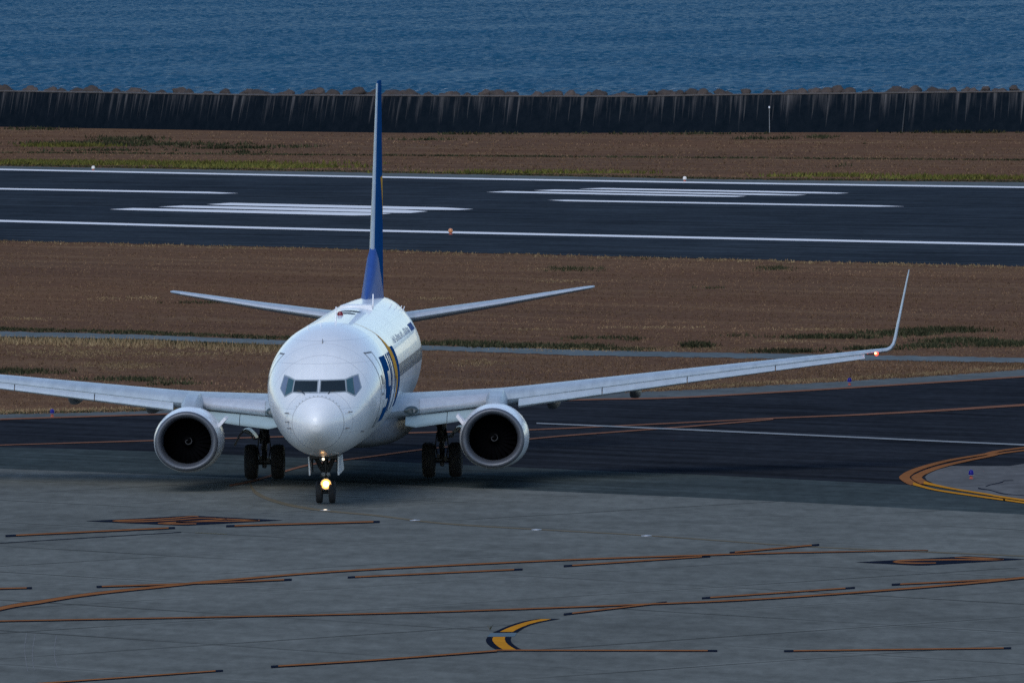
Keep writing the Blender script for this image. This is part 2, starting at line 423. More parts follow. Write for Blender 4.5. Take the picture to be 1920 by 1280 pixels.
mark('worn_taxi_curve', vstrip(MB(), [(468, 905, 8), (471, 914, 9), (478, 924, 8), (499, 935.6, 6), (536, 947, 5), (585, 956, 4), (637, 962, 3), (705, 968, 3), (830, 983, 2.6), (1003, 994, 2), (1216, 1006, 1.8), (1505, 1026, 1.8), (1750, 1037, 2), (2100, 1052, 2)], 3, ZL), 'm_faint')
outer = [(2300, 800, 5), (1920, 841, 5.5), (1849, 853, 6.5), (1784, 864, 8), (1740, 875, 9.5), (1712, 885, 11), (1700, 892, 12), (1696, 898, 12), (1706, 906, 9), (1716.5, 911, 7)]
inner = [(2300, 804, 5), (1920, 846, 5.5), (1849, 858, 6.5), (1784, 871.5, 8), (1750, 881, 9.5), (1728, 890, 10.5), (1719, 896, 11), (1722, 901, 9.5), (1736, 909, 7)]
def hstrip(pts, wpx, z, mb=None, m=0, bx=0, off=0):
    """curved band: offset across its run in surveyed space, breadth w in metres on the ground"""
    return strip(mb or MB(), [(a, b) for a, b, *_ in pts], wpx, z, m, 6)
mark('taxiway_curve_line', hstrip(outer, .34, ZL+.004), 'm_orange')
mark('taxiway_curve_line', hstrip(inner, .34, ZL+.004), 'm_orange')
mark('apron_curve_line', vstrip(MB(), [(1712, 909, 5), (1752, 920), (1817, 930), (1881, 939), (1920, 944.5), (2300, 1000)], 3, ZL+.008), 'm_yellow')
mark('apron_curve_line', vstrip(MB(), [(1732, 907, 5), (1784, 918), (1849, 928.5), (1920, 939.8), (2300, 992)], 3, ZL+.008), 'm_yellow')
# crack sealing on the island
mark('sealed_crack', vstrip(MB(), [(1834, 917, 2.5), (1841, 918.5, 2), (1856, 920.5, 1.5), (1866, 923.5, 1.5), (1875, 926, 2), (1890, 928.5, 1.2), (1920, 930.5, .8)], 2, ZL), 'm_dark')
mark('sealed_crack', vstrip(MB(), [(1848, 914, 1.2), (1856, 911, 1.6), (1866, 908.5, 1.2), (1880, 905.5, 2), (1882, 903, 1.4), (1900, 902.5, .7)], 1.2, ZL), 'm_dark')
# apron paint
NB = [0]
def bordered(name, pts, h, bord, mat='m_orange', z=ZL, ends=None):
    NB[0] += 1; z = ZL+.002*(NB[0] % 4)
    mb = vstrip(MB(), [(p[0], p[1], (p[2] if len(p) > 2 else h)*1.0+1.3*bord) for p in pts], h, z, 1)
    q = pts
    if ends:                                   # dark tips left uncovered
        p0, p1 = pts[0], pts[-1]
        L = abs(p1[0]-p0[0])
        f = lambda t: tuple(np.interp(t*L, [abs(p[0]-p0[0]) for p in pts], [p[k] for p in pts]) for k in range(len(p0)))
        q = [f(ends[0]/L)]+list(pts[1:-1])+[f(1-ends[1]/L)]
    vstrip(mb, [(p[0], p[1], (p[2] if len(p) > 2 else h)*.82) for p in q], h, z+.009, 0); return mark(name, mb, [mat, 'm_dark'])
bordered('apron_lead_line', [(-150, 1186, 9), (0, 1143.7, 7.5), (75, 1131, 6.5), (150, 1119, 5.6), (225, 1110, 5), (300, 1102.5, 4.5), (375, 1094.5, 4), (450, 1088, 3.6), (562, 1078.5, 3), (720, 1068.5, 2.8), (1074, 1051.5, 2.6), (1400, 1040.6, 2.4), (1560, 1037, 1.8), (1740, 1034, 1)], 3, .9)
for pts, e in (([(-40, 1107), (60, 1104.5)], (1, 10)), ([(181, 1102.5), (375, 1096), (547, 1088.8)], (10, 14)), ([(652, 1084.5), (980, 1069.3)], (14, 16)),
               ([(1057, 1063.5), (1332, 1044.8)], (16, 16)), ([(1368, 1038.6), (1536, 1023.3)], (10, 14)),
               ([(1057, 1154.3), (1250, 1131.6)], (16, 20)), ([(1316, 1123.6), (1603, 1103.8)], (16, 18)), ([(1672, 1098.3), (1898, 1087.3)], (16, 14)),
               ([(10, 1006.8), (328, 991.6)], (20, 12)), ([(424, 988.5), (712, 980.2)], (16, 12)),
               ([(1470, 1222.8), (1896, 1217.2)], (18, 14)), ([(60, 1285), (418, 1259.5)], (10, 14))):
    bordered('apron_dash_line', pts, 2.6, .9, 'm_orange', ends=e)
bordered('apron_guide_line', [(-200, 1171, 2.2), (0, 1167, 2.2), (720, 1152.5, 2.4), (1180, 1136.5, 2.4), (1400, 1127, 2.8), (1594, 1114, 3.2), (1760, 1101, 3.6), (1920, 1085.5, 4), (2200, 1052, 4)], 2.6, .9)
bordered('apron_bay_line', [(508, 1252.5), (720, 1239), (932, 1222.8)], 3, .9, ends=(14, 0))
bordered('apron_bay_line', [(930, 1221.3), (1345, 1222.3)], 2.6, .9, ends=(0, 18))
# hook shaped lead-in marking (traced from its own outline)
Z5 = 1140; kx = 180/1920
tr = lambda P: [(900+x*kx, Z5+y*kx) for x, y in P]
mb = MB()
pxpoly(mb, tr([(250, 512), (330, 480), (430, 432), (560, 378), (700, 330), (860, 285), (1010, 258), (1180, 236), (1400, 236), (1610, 234), (1520, 252), (1400, 272), (1200, 312), (1020, 360), (880, 420), (790, 478), (750, 508)]), ZL, 1)
pxpoly(mb, tr([(395, 502), (500, 450), (620, 400), (760, 352), (900, 310), (1060, 272), (1230, 246), (1430, 244), (1330, 268), (1160, 300), (980, 350), (820, 412), (720, 462), (655, 502)]), ZL+.006, 0)
mark('apron_hook_marking', mb, ['m_yellow', 'm_dark'])
mb = MB()
pxpoly(mb, tr([(145, 602), (120, 650), (122, 695), (150, 740), (215, 795), (290, 835), (370, 868), (850, 856), (770, 820), (690, 765), (640, 720), (615, 670), (615, 640), (630, 600)]), ZL, 1)
pxpoly(mb, tr([(265, 603), (245, 645), (255, 690), (300, 745), (370, 800), (480, 868), (745, 868), (640, 810), (560, 755), (515, 705), (495, 650), (503, 601)]), ZL+.006, 0)
mark('apron_hook_marking', mb, ['m_yellow', 'm_dark'])
mark('fresh_concrete_patch', pxpoly(MB(), tr([(215, 520), (740, 516), (690, 592), (150, 594)]), ZL), 'm_blueish')
# stand number lozenges
mb = MB()
pxpoly(mb, [(160, 978.7), (355, 968.6), (364, 968.5), (531, 977.2), (352, 987.1), (330, 986.8)], ZL, 1)
for pts in ([(211, 978.7, .9), (225, 977.8, 2.2), (262, 976.6, 2), (300, 975, 1.7), (335, 972.6, 1.7), (362, 970, 1.6), (372, 970.6, 1.2)],
            [(213, 979.2, 1), (235, 980, 1.6), (275, 979.6, 1.8), (330, 976.6, 1.7), (372, 973.6, 1.6), (405, 973.6, 1.2)],
            [(296, 983.2, 1.2), (312, 983.6, 2.6), (345, 984.2, 1.8), (368, 983.8, 1.4)],
            [(300, 982.4, 1.4), (345, 980.2, 1.8), (400, 977, 1.6), (425, 975.4, 1.4)],
            [(330, 980.9, 1.4), (380, 979.6, 1.6), (440, 978.9, 1.8), (478, 978.1, 2), (487, 977.8, 1)],
            [(400, 974.3, 1), (430, 975.3, 1.6), (465, 977, 1.8), (484, 977.8, 1.2)]):
    vstrip(mb, pts, 1.5, ZL+.006, 0)
mark('stand_number_marking', mb, ['m_orange', 'm_dark'])
mb = MB()
pxpoly(mb, [(1604, 1056), (1800, 1045.2), (1812, 1044.4), (1925, 1050.4), (1738, 1061.8), (1718, 1062)], ZL, 1)
for pts in ([(1674, 1055.6, 1.5), (1690, 1057.2, 2.6), (1720, 1058, 2.2), (1755, 1057.6, 1.4)],
            [(1674, 1055.4, 1.5), (1690, 1053.2, 2.8), (1740, 1051.9, 2.3), (1800, 1051.4, 2.2), (1850, 1051.6, 2.4), (1880, 1051.2, 1.4)],
            [(1790, 1047.2, .8), (1810, 1047.3, 2), (1845, 1049.1, 2.8), (1872, 1050.6, 2), (1882, 1051.2, 1)]):
    vstrip(mb, pts, 1.5, ZL+.006, 0)
mark('stand_number_marking', mb, ['m_orange', 'm_dark'])
# tyre scuffs and joints
M['m_scuff'] = marking_mat('pale_tyre_scuff', (.19, .195, .19), .3)
for pts in ([(50, 1186, 1.2), (46, 1215, 2), (49, 1240, 2), (52, 1258, 1)], [(66, 1188, 1), (61, 1220, 1.6), (62, 1245, 1.2), (65, 1256, .8)], [(106, 1190, 1), (102, 1215, 2), (104, 1238, 1.6), (111, 1258, 1)]):
    g = smooth_curve([(p[0], p[1]) for p in pts], 5); mb = MB(); vs = []
    for x_, y_ in g: vs += [G(x_-1., y_, .035), G(x_+1., y_, .035)]
    mb.add(vs, [(2*k, 2*k+1, 2*k+3, 2*k+2) for k in range(len(g)-1)]); mark('tyre_scuff', mb, 'm_scuff')
mark('pavement_seam', vstrip(MB(), [(0, 1020), (340, 999.5)], 1.1, ZL), 'm_dark')
mark('pavement_seam', vstrip(MB(), [(366, 1000.3), (425, 1003.2)], 1.5, ZL), simple('moss_in_joint', (.075, .062, .022), .9))

# ------------------------------------------------------------------ grass and weeds
def tufts(name, n, region, hgt, mat, blades=4, spread=.12, width=.035, reject=None):
    """one mesh of grass tufts; region() yields photo survey points on the land"""
    P = []
    while len(P) < n:
        u, v = region()
        P.append(G(u, v))
    P = np.array([tuple(p) for p in P]); k = blades
    B = np.repeat(P, k, 0); m = len(B)
    B[:, :2] += rng.normal(0, spread, (m, 2))
    h = rng.uniform(hgt[0], hgt[1], m); ang = rng.uniform(0, 2*np.pi, m); lean = rng.normal(0, .35, (m, 2))*h[:, None]
    w = width*rng.uniform(.6, 1.5, m)
    dx, dy = np.cos(ang)*w, np.sin(ang)*w
    a = B.copy(); a[:, 0] -= dx; a[:, 1] -= dy; b = B.copy(); b[:, 0] += dx; b[:, 1] += dy
    c = B.copy(); c[:, :2] += lean; c[:, 2] += h
    V = np.stack([a, b, c], 1).reshape(-1, 3)
    me = bpy.data.meshes.new(name)
    me.vertices.add(len(V)); me.vertices.foreach_set('co', V.ravel())
    me.loops.add(len(V)); me.loops.foreach_set('vertex_index', np.arange(len(V), dtype=np.int32))
    me.polygons.add(m); me.polygons.foreach_set('loop_start', np.arange(0, len(V), 3, dtype=np.int32)); me.polygons.foreach_set('loop_total', np.full(m, 3, dtype=np.int32))
    me.materials.append(M[mat]); me.update(calc_edges=True); me.validate()
    o = bpy.data.objects.new(name, me); COL.objects.link(o); return tag(o, kind='stuff')
def between(A, B, x0=-250, x1=2170, bias=None, pad=(1, 1)):
    def f():
        while True:
            x = random.uniform(x0, x1); ya = lerp_curve(A, x)+pad[0]; yb = lerp_curve(B, x)-pad[1]
            if yb > ya: break
        t = random.random() if bias is None else bias(random.random())
        return x, ya+(yb-ya)*t
    return f
def blobs(L, ):
    """elongated patches: (x, y, half length, half height)"""
    wts = [b[2]*b[3] for b in L]
    def f():
        b = random.choices(L, wts)[0]
        return b[0]+random.gauss(0, .5)*b[2], b[1]+max(-1, min(1, random.gauss(0, .5)))*b[3]
    return f
def offs(C, d): return [(x, y+d) for x, y in C]
tufts('dry_grass', 18000, between(C_RNEAR, C_ROADT), (.02, .10), 'b_brown', width=.022)
tufts('dry_grass', 10000, between(C_ROADB, C_TFAR), (.02, .11), 'b_brown', width=.02)
tufts('dry_grass', 8000, between(C_WALL, C_RFAR, pad=(3, 2)), (.03, .14), 'b_brown', width=.045)
tufts('straw_grass', 2600, blobs([(1055, 528, 55, 4), (1180, 655, 260, 5), (1560, 618, 110, 2.5), (250, 560, 90, 4), (40, 598, 70, 3), (140, 660, 160, 13), (230, 685, 90, 9), (330, 664, 220, 4), (560, 735, 160, 5), (1010, 505, 80, 2), (1250, 614, 110, 2), (1480, 640, 50, 3), (560, 700, 50, 8), (900, 680, 60, 7), (820, 560, 60, 3), (1640, 295, 120, 1.5), (690, 285, 90, 1), (300, 303, 500, 1.5), (1500, 268, 200, 2.5), (620, 598, 80, 3), (1000, 618, 90, 2)]), (.02, .09), 'b_straw', width=.02)
tufts('straw_grass', 2200, between(offs(C_TFAR, -8), C_TFAR), (.03, .13), 'b_straw', width=.02)
tufts('straw_grass', 700, between(C_RNEAR, offs(C_RNEAR, 5), pad=(0, 0)), (.03, .14), 'b_straw', width=.035)
tufts('straw_grass', 900, between(C_ROADB, offs(C_ROADB, 16), -100, 700, pad=(5, 0)), (.06, .34), 'b_straw', width=.02)
tufts('dry_grass', 1200, between(offs(C_TFAR, -3), offs(C_TFAR, 1), pad=(0, 0)), (.03, .12), 'b_brown', width=.02)
tufts('green_weeds', 1440, between(offs(C_ROADT, -6), offs(C_ROADT, 0), -200, 1220, pad=(0, .8)), (0.030, 0.136), 'b_green', blades=4, spread=.25, width=.04)
tufts('green_weeds', 936, between(offs(C_ROADB, 1), offs(C_ROADB, 8), -200, 640, pad=(.5, 0)), (0.030, 0.124), 'b_green', blades=4, spread=.25, width=.04)
tufts('green_weeds', 2160, blobs([(860, 645, 70, 2.5), (980, 650, 80, 2.5), (1090, 651, 40, 3), (1310, 648, 24, 4), (1560, 633, 90, 2.5), (1690, 626, 70, 4), (1770, 620, 70, 4), (1800, 640, 70, 3), (1880, 646, 60, 5), (1640, 655, 50, 2), (1480, 660, 60, 2), (1740, 650, 50, 3)]), (0.048, 0.223), 'b_green', blades=5, spread=.16, width=.04)
tufts('green_weeds', 792, blobs([(250, 712, 90, 3.5), (562, 692, 14, 2), (330, 720, 50, 2.5), (30, 697, 90, 5), (1190, 636, 14, 4), (1075, 505, 50, 4), (1450, 504, 34, 4), (1330, 540, 24, 1.5), (380, 568, 60, 1.5), (1206, 487, 8, 1.5), (1380, 630, 30, 2), (1085, 634, 20, 3), (1145, 634, 20, 3)]), (0.036, 0.186), 'b_green', blades=4, spread=.16, width=.03)
tufts('green_weeds', 828, blobs([(160, 270, 130, 3.5), (60, 243, 80, 1.5), (320, 272, 120, 3), (430, 278, 100, 2.5), (180, 283, 120, 1), (240, 262, 60, 4), (1440, 261, 60, 1.8), (1530, 258, 40, 2), (1800, 249.5, 130, .8), (1300, 252, 160, .8), (900, 252, 120, .8), (1570, 312, 22, 1.5), (800, 263, 70, 1), (450, 287, 30, 1.2), (505, 287, 14, 1.2), (560, 276, 60, 1.5), (1620, 270, 14, 1)]), (0.072, 0.341), 'b_green', blades=5, spread=.35, width=.08)
tufts('green_weeds', 936, between(offs([(-250, 284), (2170, 302)], 0), offs([(-250, 285.5), (2170, 303.6)], 0), 0, 2100, pad=(0, 0)), (0.048, 0.174), 'b_green', blades=4, spread=.3, width=.07)
tufts('yellow_green_grass', 2600, blobs([(240, 308, 330, 2.6), (60, 306, 120, 2.4), (480, 314, 180, 2.4), (1800, 335, 150, 2.2), (1560, 331, 120, 1.2), (1000, 325, 200, 1.2), (130, 274, 90, 2)]), (.10, .36), 'b_lime', blades=4, spread=.25, width=.07)
tufts('green_weeds', 1584, between(offs(C_RFAR, -3), C_RFAR, pad=(0, .6)), (0.036, 0.136), 'b_green', blades=4, spread=.2, width=.06)
tufts('green_weeds', 864, between(offs(C_TFAR, -2.5), C_TFAR, -200, 420, pad=(0, .3)), (0.018, 0.087), 'b_green', blades=4, spread=.12, width=.03)

# ------------------------------------------------------------------ sea wall, armour stones, sea
def wall_mat():
    t = NT('stained_sea_wall_concrete')
    tc = t.node('ShaderNodeTexCoord'); sx = t.node('ShaderNodeSeparateXYZ'); t.link(tc.outputs['UV'], sx.inputs[0])
    cmb = t.node('ShaderNodeCombineXYZ'); t.link(sx.outputs[0], cmb.inputs[0])
    hgt = sx.outputs[1]
    u1 = t.noise(cmb.outputs[0], .75, 5, .75)                # where and how far water has run down
    cm2 = t.node('ShaderNodeCombineXYZ'); t.link(t.math('MULTIPLY', sx.outputs[0], 1.0), cm2.inputs[0]); t.link(t.math('MULTIPLY', hgt, .18), cm2.inputs[1])
    u2 = t.noise(cm2.outputs[0], 1.9, 5, .7)
    length = t.math('MULTIPLY', t.ramp(u1, [(.42, 0.), (.72, 1.)]), 1.5)
    near = t.math('SUBTRACT', length, t.math('SUBTRACT', 1.0, hgt))
    strk = t.math('MULTIPLY', t.ramp(near, [(.05, 0.), (.75, 1.)]), t.ramp(u2, [(.45, 0.), (.62, 1.)]))
    fine = t.noise(tc.outputs['Object'], 1.2, 5, .7)
    base = t.ramp(fine, [(.3, (.0045, .0085, .0135)), (.7, (.0095, .0140, .0200))])
    c = t.mix(t.math('MULTIPLY', strk, .75), base, (.125, .118, .12))
    # narrow regular weep streaks below each joint of the coping
    fr = t.math('FRACT', t.math('DIVIDE', t.math('ADD', sx.outputs[0], t.math('MULTIPLY', t.noise(cmb.outputs[0], .35, 2), .8)), 1.28))
    dist = t.math('ABSOLUTE', t.math('SUBTRACT', fr, .5))
    wid = t.math('MULTIPLY', t.math('SUBTRACT', hgt, t.ramp(u1, [(.3, .6), (.7, .02)])), t.ramp(u2, [(.3, .05), (.7, .2)]))
    ln = t.math('LESS_THAN', dist, wid)
    c = t.mix(t.math('MULTIPLY', ln, t.ramp(u2, [(.40, .0), (.64, .36)])), c, (.15, .142, .138))
    t.color(c); t.b.inputs['Roughness'].default_value = .85; t.b.inputs['Specular IOR Level'].default_value = 0
    return t.m
M['wall'] = wall_mat()
M['coping'] = simple('sea_wall_coping', (.085, .075, .072), .85, var=.25, scale=1.5)
top_px = [(-2600, 167), (-900, 169), (0, 172.5), (480, 180), (760, 181), (1160, 182.5), (1400, 178.6), (1920, 173), (2800, 168), (4800, 162)]
wx = sorted(set([-2600, -1800, -900]+list(range(-600, 2600, 40))+[2800, 3800, 4800]))
mbw = MB(); rows = []
base_pts = [G(x, lerp_curve(C_WALL, x)) for x in wx]
Hs = []
for x, p in zip(wx, base_pts):
    dep = p.y
    Hs.append((lerp_curve(C_WALL, x)-lerp_curve(top_px, x))*dep/FPX)
Hs = [min(max(h, 2.6), 3.5) for h in Hs]
NW = []
for i in range(len(wx)):
    d = base_pts[min(i+1, len(wx)-1)]-base_pts[max(i-1, 0)]; d.normalize(); nn = Vector((-d.y, d.x, 0))
    if nn.y < 0: nn = -nn
    NW.append(nn)
run = [0]
for i in range(1, len(wx)): run.append(run[-1]+(base_pts[i]-base_pts[i-1]).length)
prof = [[], [], [], []]
for p, h, nn in zip(base_pts, Hs, NW):
    prof[0].append(Vector((p.x, p.y, -.3))); prof[1].append(p+nn*.75+Vector((0, 0, h)))
    prof[2].append(p+nn*1.75+Vector((0, 0, h))); prof[3].append(p+nn*2.6+Vector((0, 0, -4)))
nW = len(wx)
vs = [v for r in prof for v in r]; fs = []
for r in range(3):
    for i in range(nW-1): fs.append((r*nW+i, r*nW+i+1, (r+1)*nW+i+1, (r+1)*nW+i))
mbw.add(vs, fs)
wall = mbw.build('sea_wall', 'wall', smooth=0, label='long dark concrete sea wall with pale water streaks below the sea', category='sea wall')
uv = wall.data.uv_layers.new(name='uv')
for lp in wall.data.loops:
    vi = lp.vertex_index; r, i = divmod(vi, nW); uv.data[lp.index].uv = (run[i], (0, 1, 1, 0)[r])
mb = MB()
for i in range(nW-1):
    q0, q1 = prof[1][i], prof[1][i+1]
    ring = lambda q, nn: [q-nn*.06+Vector((0, 0, .003)), q-nn*.06+Vector((0, 0, .10)), q+nn*.9+Vector((0, 0, .10)), q+nn*.9+Vector((0, 0, .003))]
    if i == 0: rings = [ring(q0, NW[0])]
    rings.append(ring(q1, NW[i+1]))
mb.loft(rings); mb.build('coping', 'coping', parent=wall, smooth=0)
# joint and stains, post and marker on the wall
def wall_at(u):
    i = max(k for k in range(nW-1) if wx[k] <= u); t = (u-wx[i])/(wx[i+1]-wx[i])
    return prof[0][i].lerp(prof[0][i+1], t), prof[1][i].lerp(prof[1][i+1], t), NW[i]
b0, t0, nn = wall_at(1692)
mb = MB(); sd = Vector((nn.y, -nn.x, 0))
b0.z = 0
mb.plate([b0-nn*.02-sd*.05, b0-nn*.02+sd*.05, t0-nn*.02+sd*.05, t0-nn*.02-sd*.05], .03)
mb.build('expansion_joint', 'black', parent=wall, smooth=0)
b0, t0, nn = wall_at(1443)
po = empty('marker_post', G(1443, 248.6), label='thin pale marker post standing before the sea wall, right of centre', category='post')
mb = MB().tube((0, 0, 0), (0, 0, 2.0), .035, .03, 8); o = mb.build('post', 'gear_light', po)
MB().revolve([(0, .001), (0, .07), (.12, .07), (.18, .001)], (0, 0, 2.0), 'z', 10).build('cap', 'white_plain', po)
b0, t0, nn = wall_at(699)
f = 1-(205-181)/(248.5-181)
pp = b0.lerp(t0, f)-nn*.08
so = empty('wall_sign', pp, math.atan2(nn.y, nn.x)-math.pi/2, label='tiny white square sign on the sea wall left of the tail fin', category='sign')
MB().box((0, 0, 0), (.30, .03, .30)).build('panel', 'white_plain', so, smooth=0)
MB().box((0, .05, 0), (.05, .07, .05)).build('bracket', 'gear', so, smooth=0)

def rock_mat():
    t = NT('brown_armour_stone'); v = t.coord()
    f = t.noise(v, 1.3, 6, .7); oi = t.node('ShaderNodeObjectInfo')
    c = t.ramp(f, [(.3, (.035, .028, .025)), (.6, (.066, .048, .040)), (.8, (.10, .08, .07))])
    c = t.mix(.8, c, t.mix(1, c, t.ramp(oi.outputs['Random'], [(0, .55), (1, 1.35)]), 'MULTIPLY'))
    t.color(c); t.b.inputs['Roughness'].default_value = .9; t.bump(f, .6, .1); return t.m
M['rock'] = rock_mat()
import bmesh
from mathutils import noise as mnoise
rock_meshes = []
for k in range(6):
    bm = bmesh.new(); bmesh.ops.create_icosphere(bm, subdivisions=3, radius=1)
    for v in bm.verts:
        q = v.co*1.1+Vector((k*7.3, 0, 0))
        v.co *= 1+.42*mnoise.noise(q)+.22*mnoise.noise(q*2.3)+.10*mnoise.noise(q*5)
        v.co.z *= .85
    me = bpy.data.meshes.new('armour_stone'); bm.to_mesh(me); bm.free(); me.shade_smooth(); me.materials.append(M['rock']); rock_meshes.append(me)
x = -60.; nrock = 0
while x < 1990:
    b0, t0, nn = wall_at(x)
    r = random.uniform(.38, .75)
    o = bpy.data.objects.new('armour_stone', random.choice(rock_meshes)); COL.objects.link(o)
    p = t0+nn*random.uniform(2.0, 2.9)
    pk = random.choice((.12, .2, .28, .34, .4))
    o.location = (p.x, p.y, t0.z+.12+pk-r*.85); o.scale = (r*random.uniform(1, 1.6), r, r); o.rotation_euler = (random.uniform(-.3, .3), random.uniform(-.35, .35), GDIR+random.uniform(-.5, .5))
    tag(o, 'rounded brown armour stone showing its top above the dark sea wall', 'stone', 'armour stones behind the sea wall')
    nrock += 1
    x += random.choice((14, 20, 24, 30, 38))*random.uniform(.8, 1.15)

def water_mat():
    t = NT('sea_water')
    v = t.coord()
    f = t.noise(t.coord(0, (1, .6, 1)), 2.2, 5, .65); big = t.noise(t.coord(.4, (1, .25, 1)), .035, 4, .6)
    t.color(t.ramp(big, [(.3, (.009, .066, .122)), (.7, (.012, .078, .140))]))
    t.b.inputs['Roughness'].default_value = .3; t.b.inputs['Specular IOR Level'].default_value = 0; t.b.inputs['Coat Weight'].default_value = .16; t.b.inputs['Coat IOR'].default_value = 1.33; t.b.inputs['Coat Roughness'].default_value = .18
    t.l.new(t.n['Bump'].outputs[0], t.b.inputs['Coat Normal']) if 'Bump' in t.n else None
    t.bump(f, .5, .12); return t.m
M['water'] = water_mat()
SEA = -2.4
def waves(X, Y):
    Z = np.zeros_like(X); r2 = np.random.default_rng(3)
    for k in range(70):
        L = math.exp(r2.uniform(math.log(1.2), math.log(4.5)))
        th = r2.normal(-1.2, .75); kk = 2*math.pi/L
        amp = .0105*L**.55*r2.uniform(.5, 1.2)
        ph = r2.uniform(0, 6.283)
        s = np.sin(kk*(X*math.cos(th)+Y*math.sin(th))+ph)
        Z += amp*(s+.25*s*s)
    g = 1+.15*np.sin(X*.05+Y*.02+1)+.15*np.sin(X*.11-Y*.031)
    return Z*g
gx = np.arange(-175, 175.1, .6); gy = np.concatenate([np.arange(1150, 2000, .7), np.arange(2000, 3500, 1.0)])
Xg, Yg = np.meshgrid(gx, gy); Zg = SEA+waves(Xg, Yg)
V = np.stack([Xg, Yg, Zg], -1).reshape(-1, 3)
ny, nx = Xg.shape
idx = np.arange(nx*ny).reshape(ny, nx)
F = np.stack([idx[:-1, :-1], idx[:-1, 1:], idx[1:, 1:], idx[1:, :-1]], -1).reshape(-1, 4)
# outer flat sea joined to the same object
cor = np.array([(-9000, 600, SEA-1.2), (9000, 600, SEA-1.2), (30000, 45000, SEA-1.2), (-30000, 45000, SEA-1.2)])
F = np.vstack([F, [[len(V), len(V)+1, len(V)+2, len(V)+3]]]); V = np.vstack([V, cor])
me = bpy.data.meshes.new('water')
me.vertices.add(len(V)); me.vertices.foreach_set('co', V.ravel())
me.loops.add(F.size); me.loops.foreach_set('vertex_index', F.ravel().astype(np.int32))
me.polygons.add(len(F)); me.polygons.foreach_set('loop_start', np.arange(0, F.size, 4, dtype=np.int32)); me.polygons.foreach_set('loop_total', np.full(len(F), 4, dtype=np.int32))
me.update(calc_edges=True); me.shade_smooth(); me.materials.append(M['water'])
water = bpy.data.objects.new('water', me); COL.objects.link(water); tag(water, kind='structure')
# wash lines running in to the wall
M['foam'] = simple('sea_foam', (.26, .33, .38), .6, 0, .3, 2)
mb = MB(); x = -80
while x < 2000:
    L = random.uniform(16, 30); y0 = lerp_curve(top_px, x)-8-random.uniform(0, 4); 
    a = G(x, y0, SEA+.8); b = G(x+L*.5, y0-3.6*L/26, SEA+.8); c = G(x+L, y0-6.5*L/26, SEA+.8)
    w = .02
    mb.add([a, b+Vector((w, 0, .065)), c, b-Vector((w, 0, .065))], [(0, 1, 2, 3)])
    x += 27*random.uniform(.8, 1.2)
tag(mb.build('sea_foam', 'foam', smooth=0), kind='stuff')

# ------------------------------------------------------------------ the airliner
AX, AY, HD = -5.148, 359.498, .0428
GZ = .055
plane = empty('airliner', (AX, AY, GZ), -HD, label='white twin-engine jet airliner with blue tail taxiing towards the viewer', category='airplane')
A0 = 19.69
def P(x, a, z): return (x, a-A0, z)
NG = 4.55           # nose gear station
ST = np.array([  # a, half width, top, bottom, level of greatest width
 (0.00, .015, 2.635, 2.605, 2.62), (.04, .15, 2.78, 2.46, 2.62), (.14, .28, 2.93, 2.32, 2.62), (.4, .47, 3.12, 2.12, 2.62), (.7, .63, 3.275, 1.97, 2.625),
 (1.05, .79, 3.42, 1.83, 2.64), (1.5, .98, 3.56, 1.71, 2.70), (2.0, 1.17, 3.85, 1.62, 2.82), (2.5, 1.33, 4.17, 1.555, 2.96), (3.0, 1.47, 4.45, 1.51, 3.11),
 (3.5, 1.58, 4.69, 1.48, 3.24), (4.0, 1.67, 4.88, 1.46, 3.35), (5.0, 1.78, 5.16, 1.45, 3.48), (6.0, 1.84, 5.33, 1.45, 3.55), (7.0, 1.87, 5.42, 1.45, 3.575), (8.0, 1.88, 5.46, 1.45, 3.58),
 (26.0, 1.88, 5.46, 1.45, 3.58), (28.0, 1.83, 5.455, 1.70, 3.62), (30.0, 1.66, 5.44, 2.20, 3.78), (32.0, 1.40, 5.41, 2.80, 4.02), (34.0, 1.08, 5.36, 3.42, 4.32), (36.0, .70, 5.24, 4.02, 4.60), (37.4, .38, 5.08, 4.42, 4.75), (38.02, .16, 4.92, 4.62, 4.77)])
def pchip(xs, ys, x):
    x = min(max(x, xs[0]), xs[-1])
    h = np.diff(xs); d = np.diff(ys)/h
    m = np.zeros(len(xs)); m[0] = d[0]; m[-1] = d[-1]
    for i in range(1, len(xs)-1):
        if d[i-1]*d[i] > 0:
            w1 = 2*h[i]+h[i-1]; w2 = h[i]+2*h[i-1]; m[i] = (w1+w2)/(w1/d[i-1]+w2/d[i])
    i = min(max(int(np.searchsorted(xs, x))-1, 0), len(xs)-2)
    t = (x-xs[i])/h[i]
    return ((1+2*t)*(1-t)**2*ys[i]+t*(1-t)**2*h[i]*m[i]+t*t*(3-2*t)*ys[i+1]+t*t*(t-1)*h[i]*m[i+1])
def sec(a): return tuple(float(pchip(ST[:, 0], ST[:, k], a)) for k in (1, 2, 3, 4))
def skin(a, th, off=0.):
    """point on the fuselage at station a, angle th from the crown towards port"""
    w, zt, zb, zc = sec(a)
    c, s = math.cos(th), math.sin(th)
    return Vector(P((w+off)*s, a, zc+((zt-zc if c > 0 else zc-zb)+off)*c))
def side_x(a, z):
    w, zt, zb, zc = sec(a); H = (zt-zc) if z > zc else (zc-zb)
    t = max(-1, min(1, (z-zc)/H)); return w*math.sqrt(max(0, 1-t*t))
def front_a(x, z):
    """station where the nose skin passes height z at lateral x"""
    lo, hi = .02, 9.
    inside = lambda a: abs(x) <= side_x(a, z) and sec(a)[2] < z < sec(a)[1]
    for _ in range(40):
        m = (lo+hi)/2
        if inside(m): hi = m
        else: lo = m
    return hi
av = sorted(set([0, .01, .02, .04, .07, .1, .14, .2, .27, .34, .4, .5, .6, .7, .85, 1.05]))
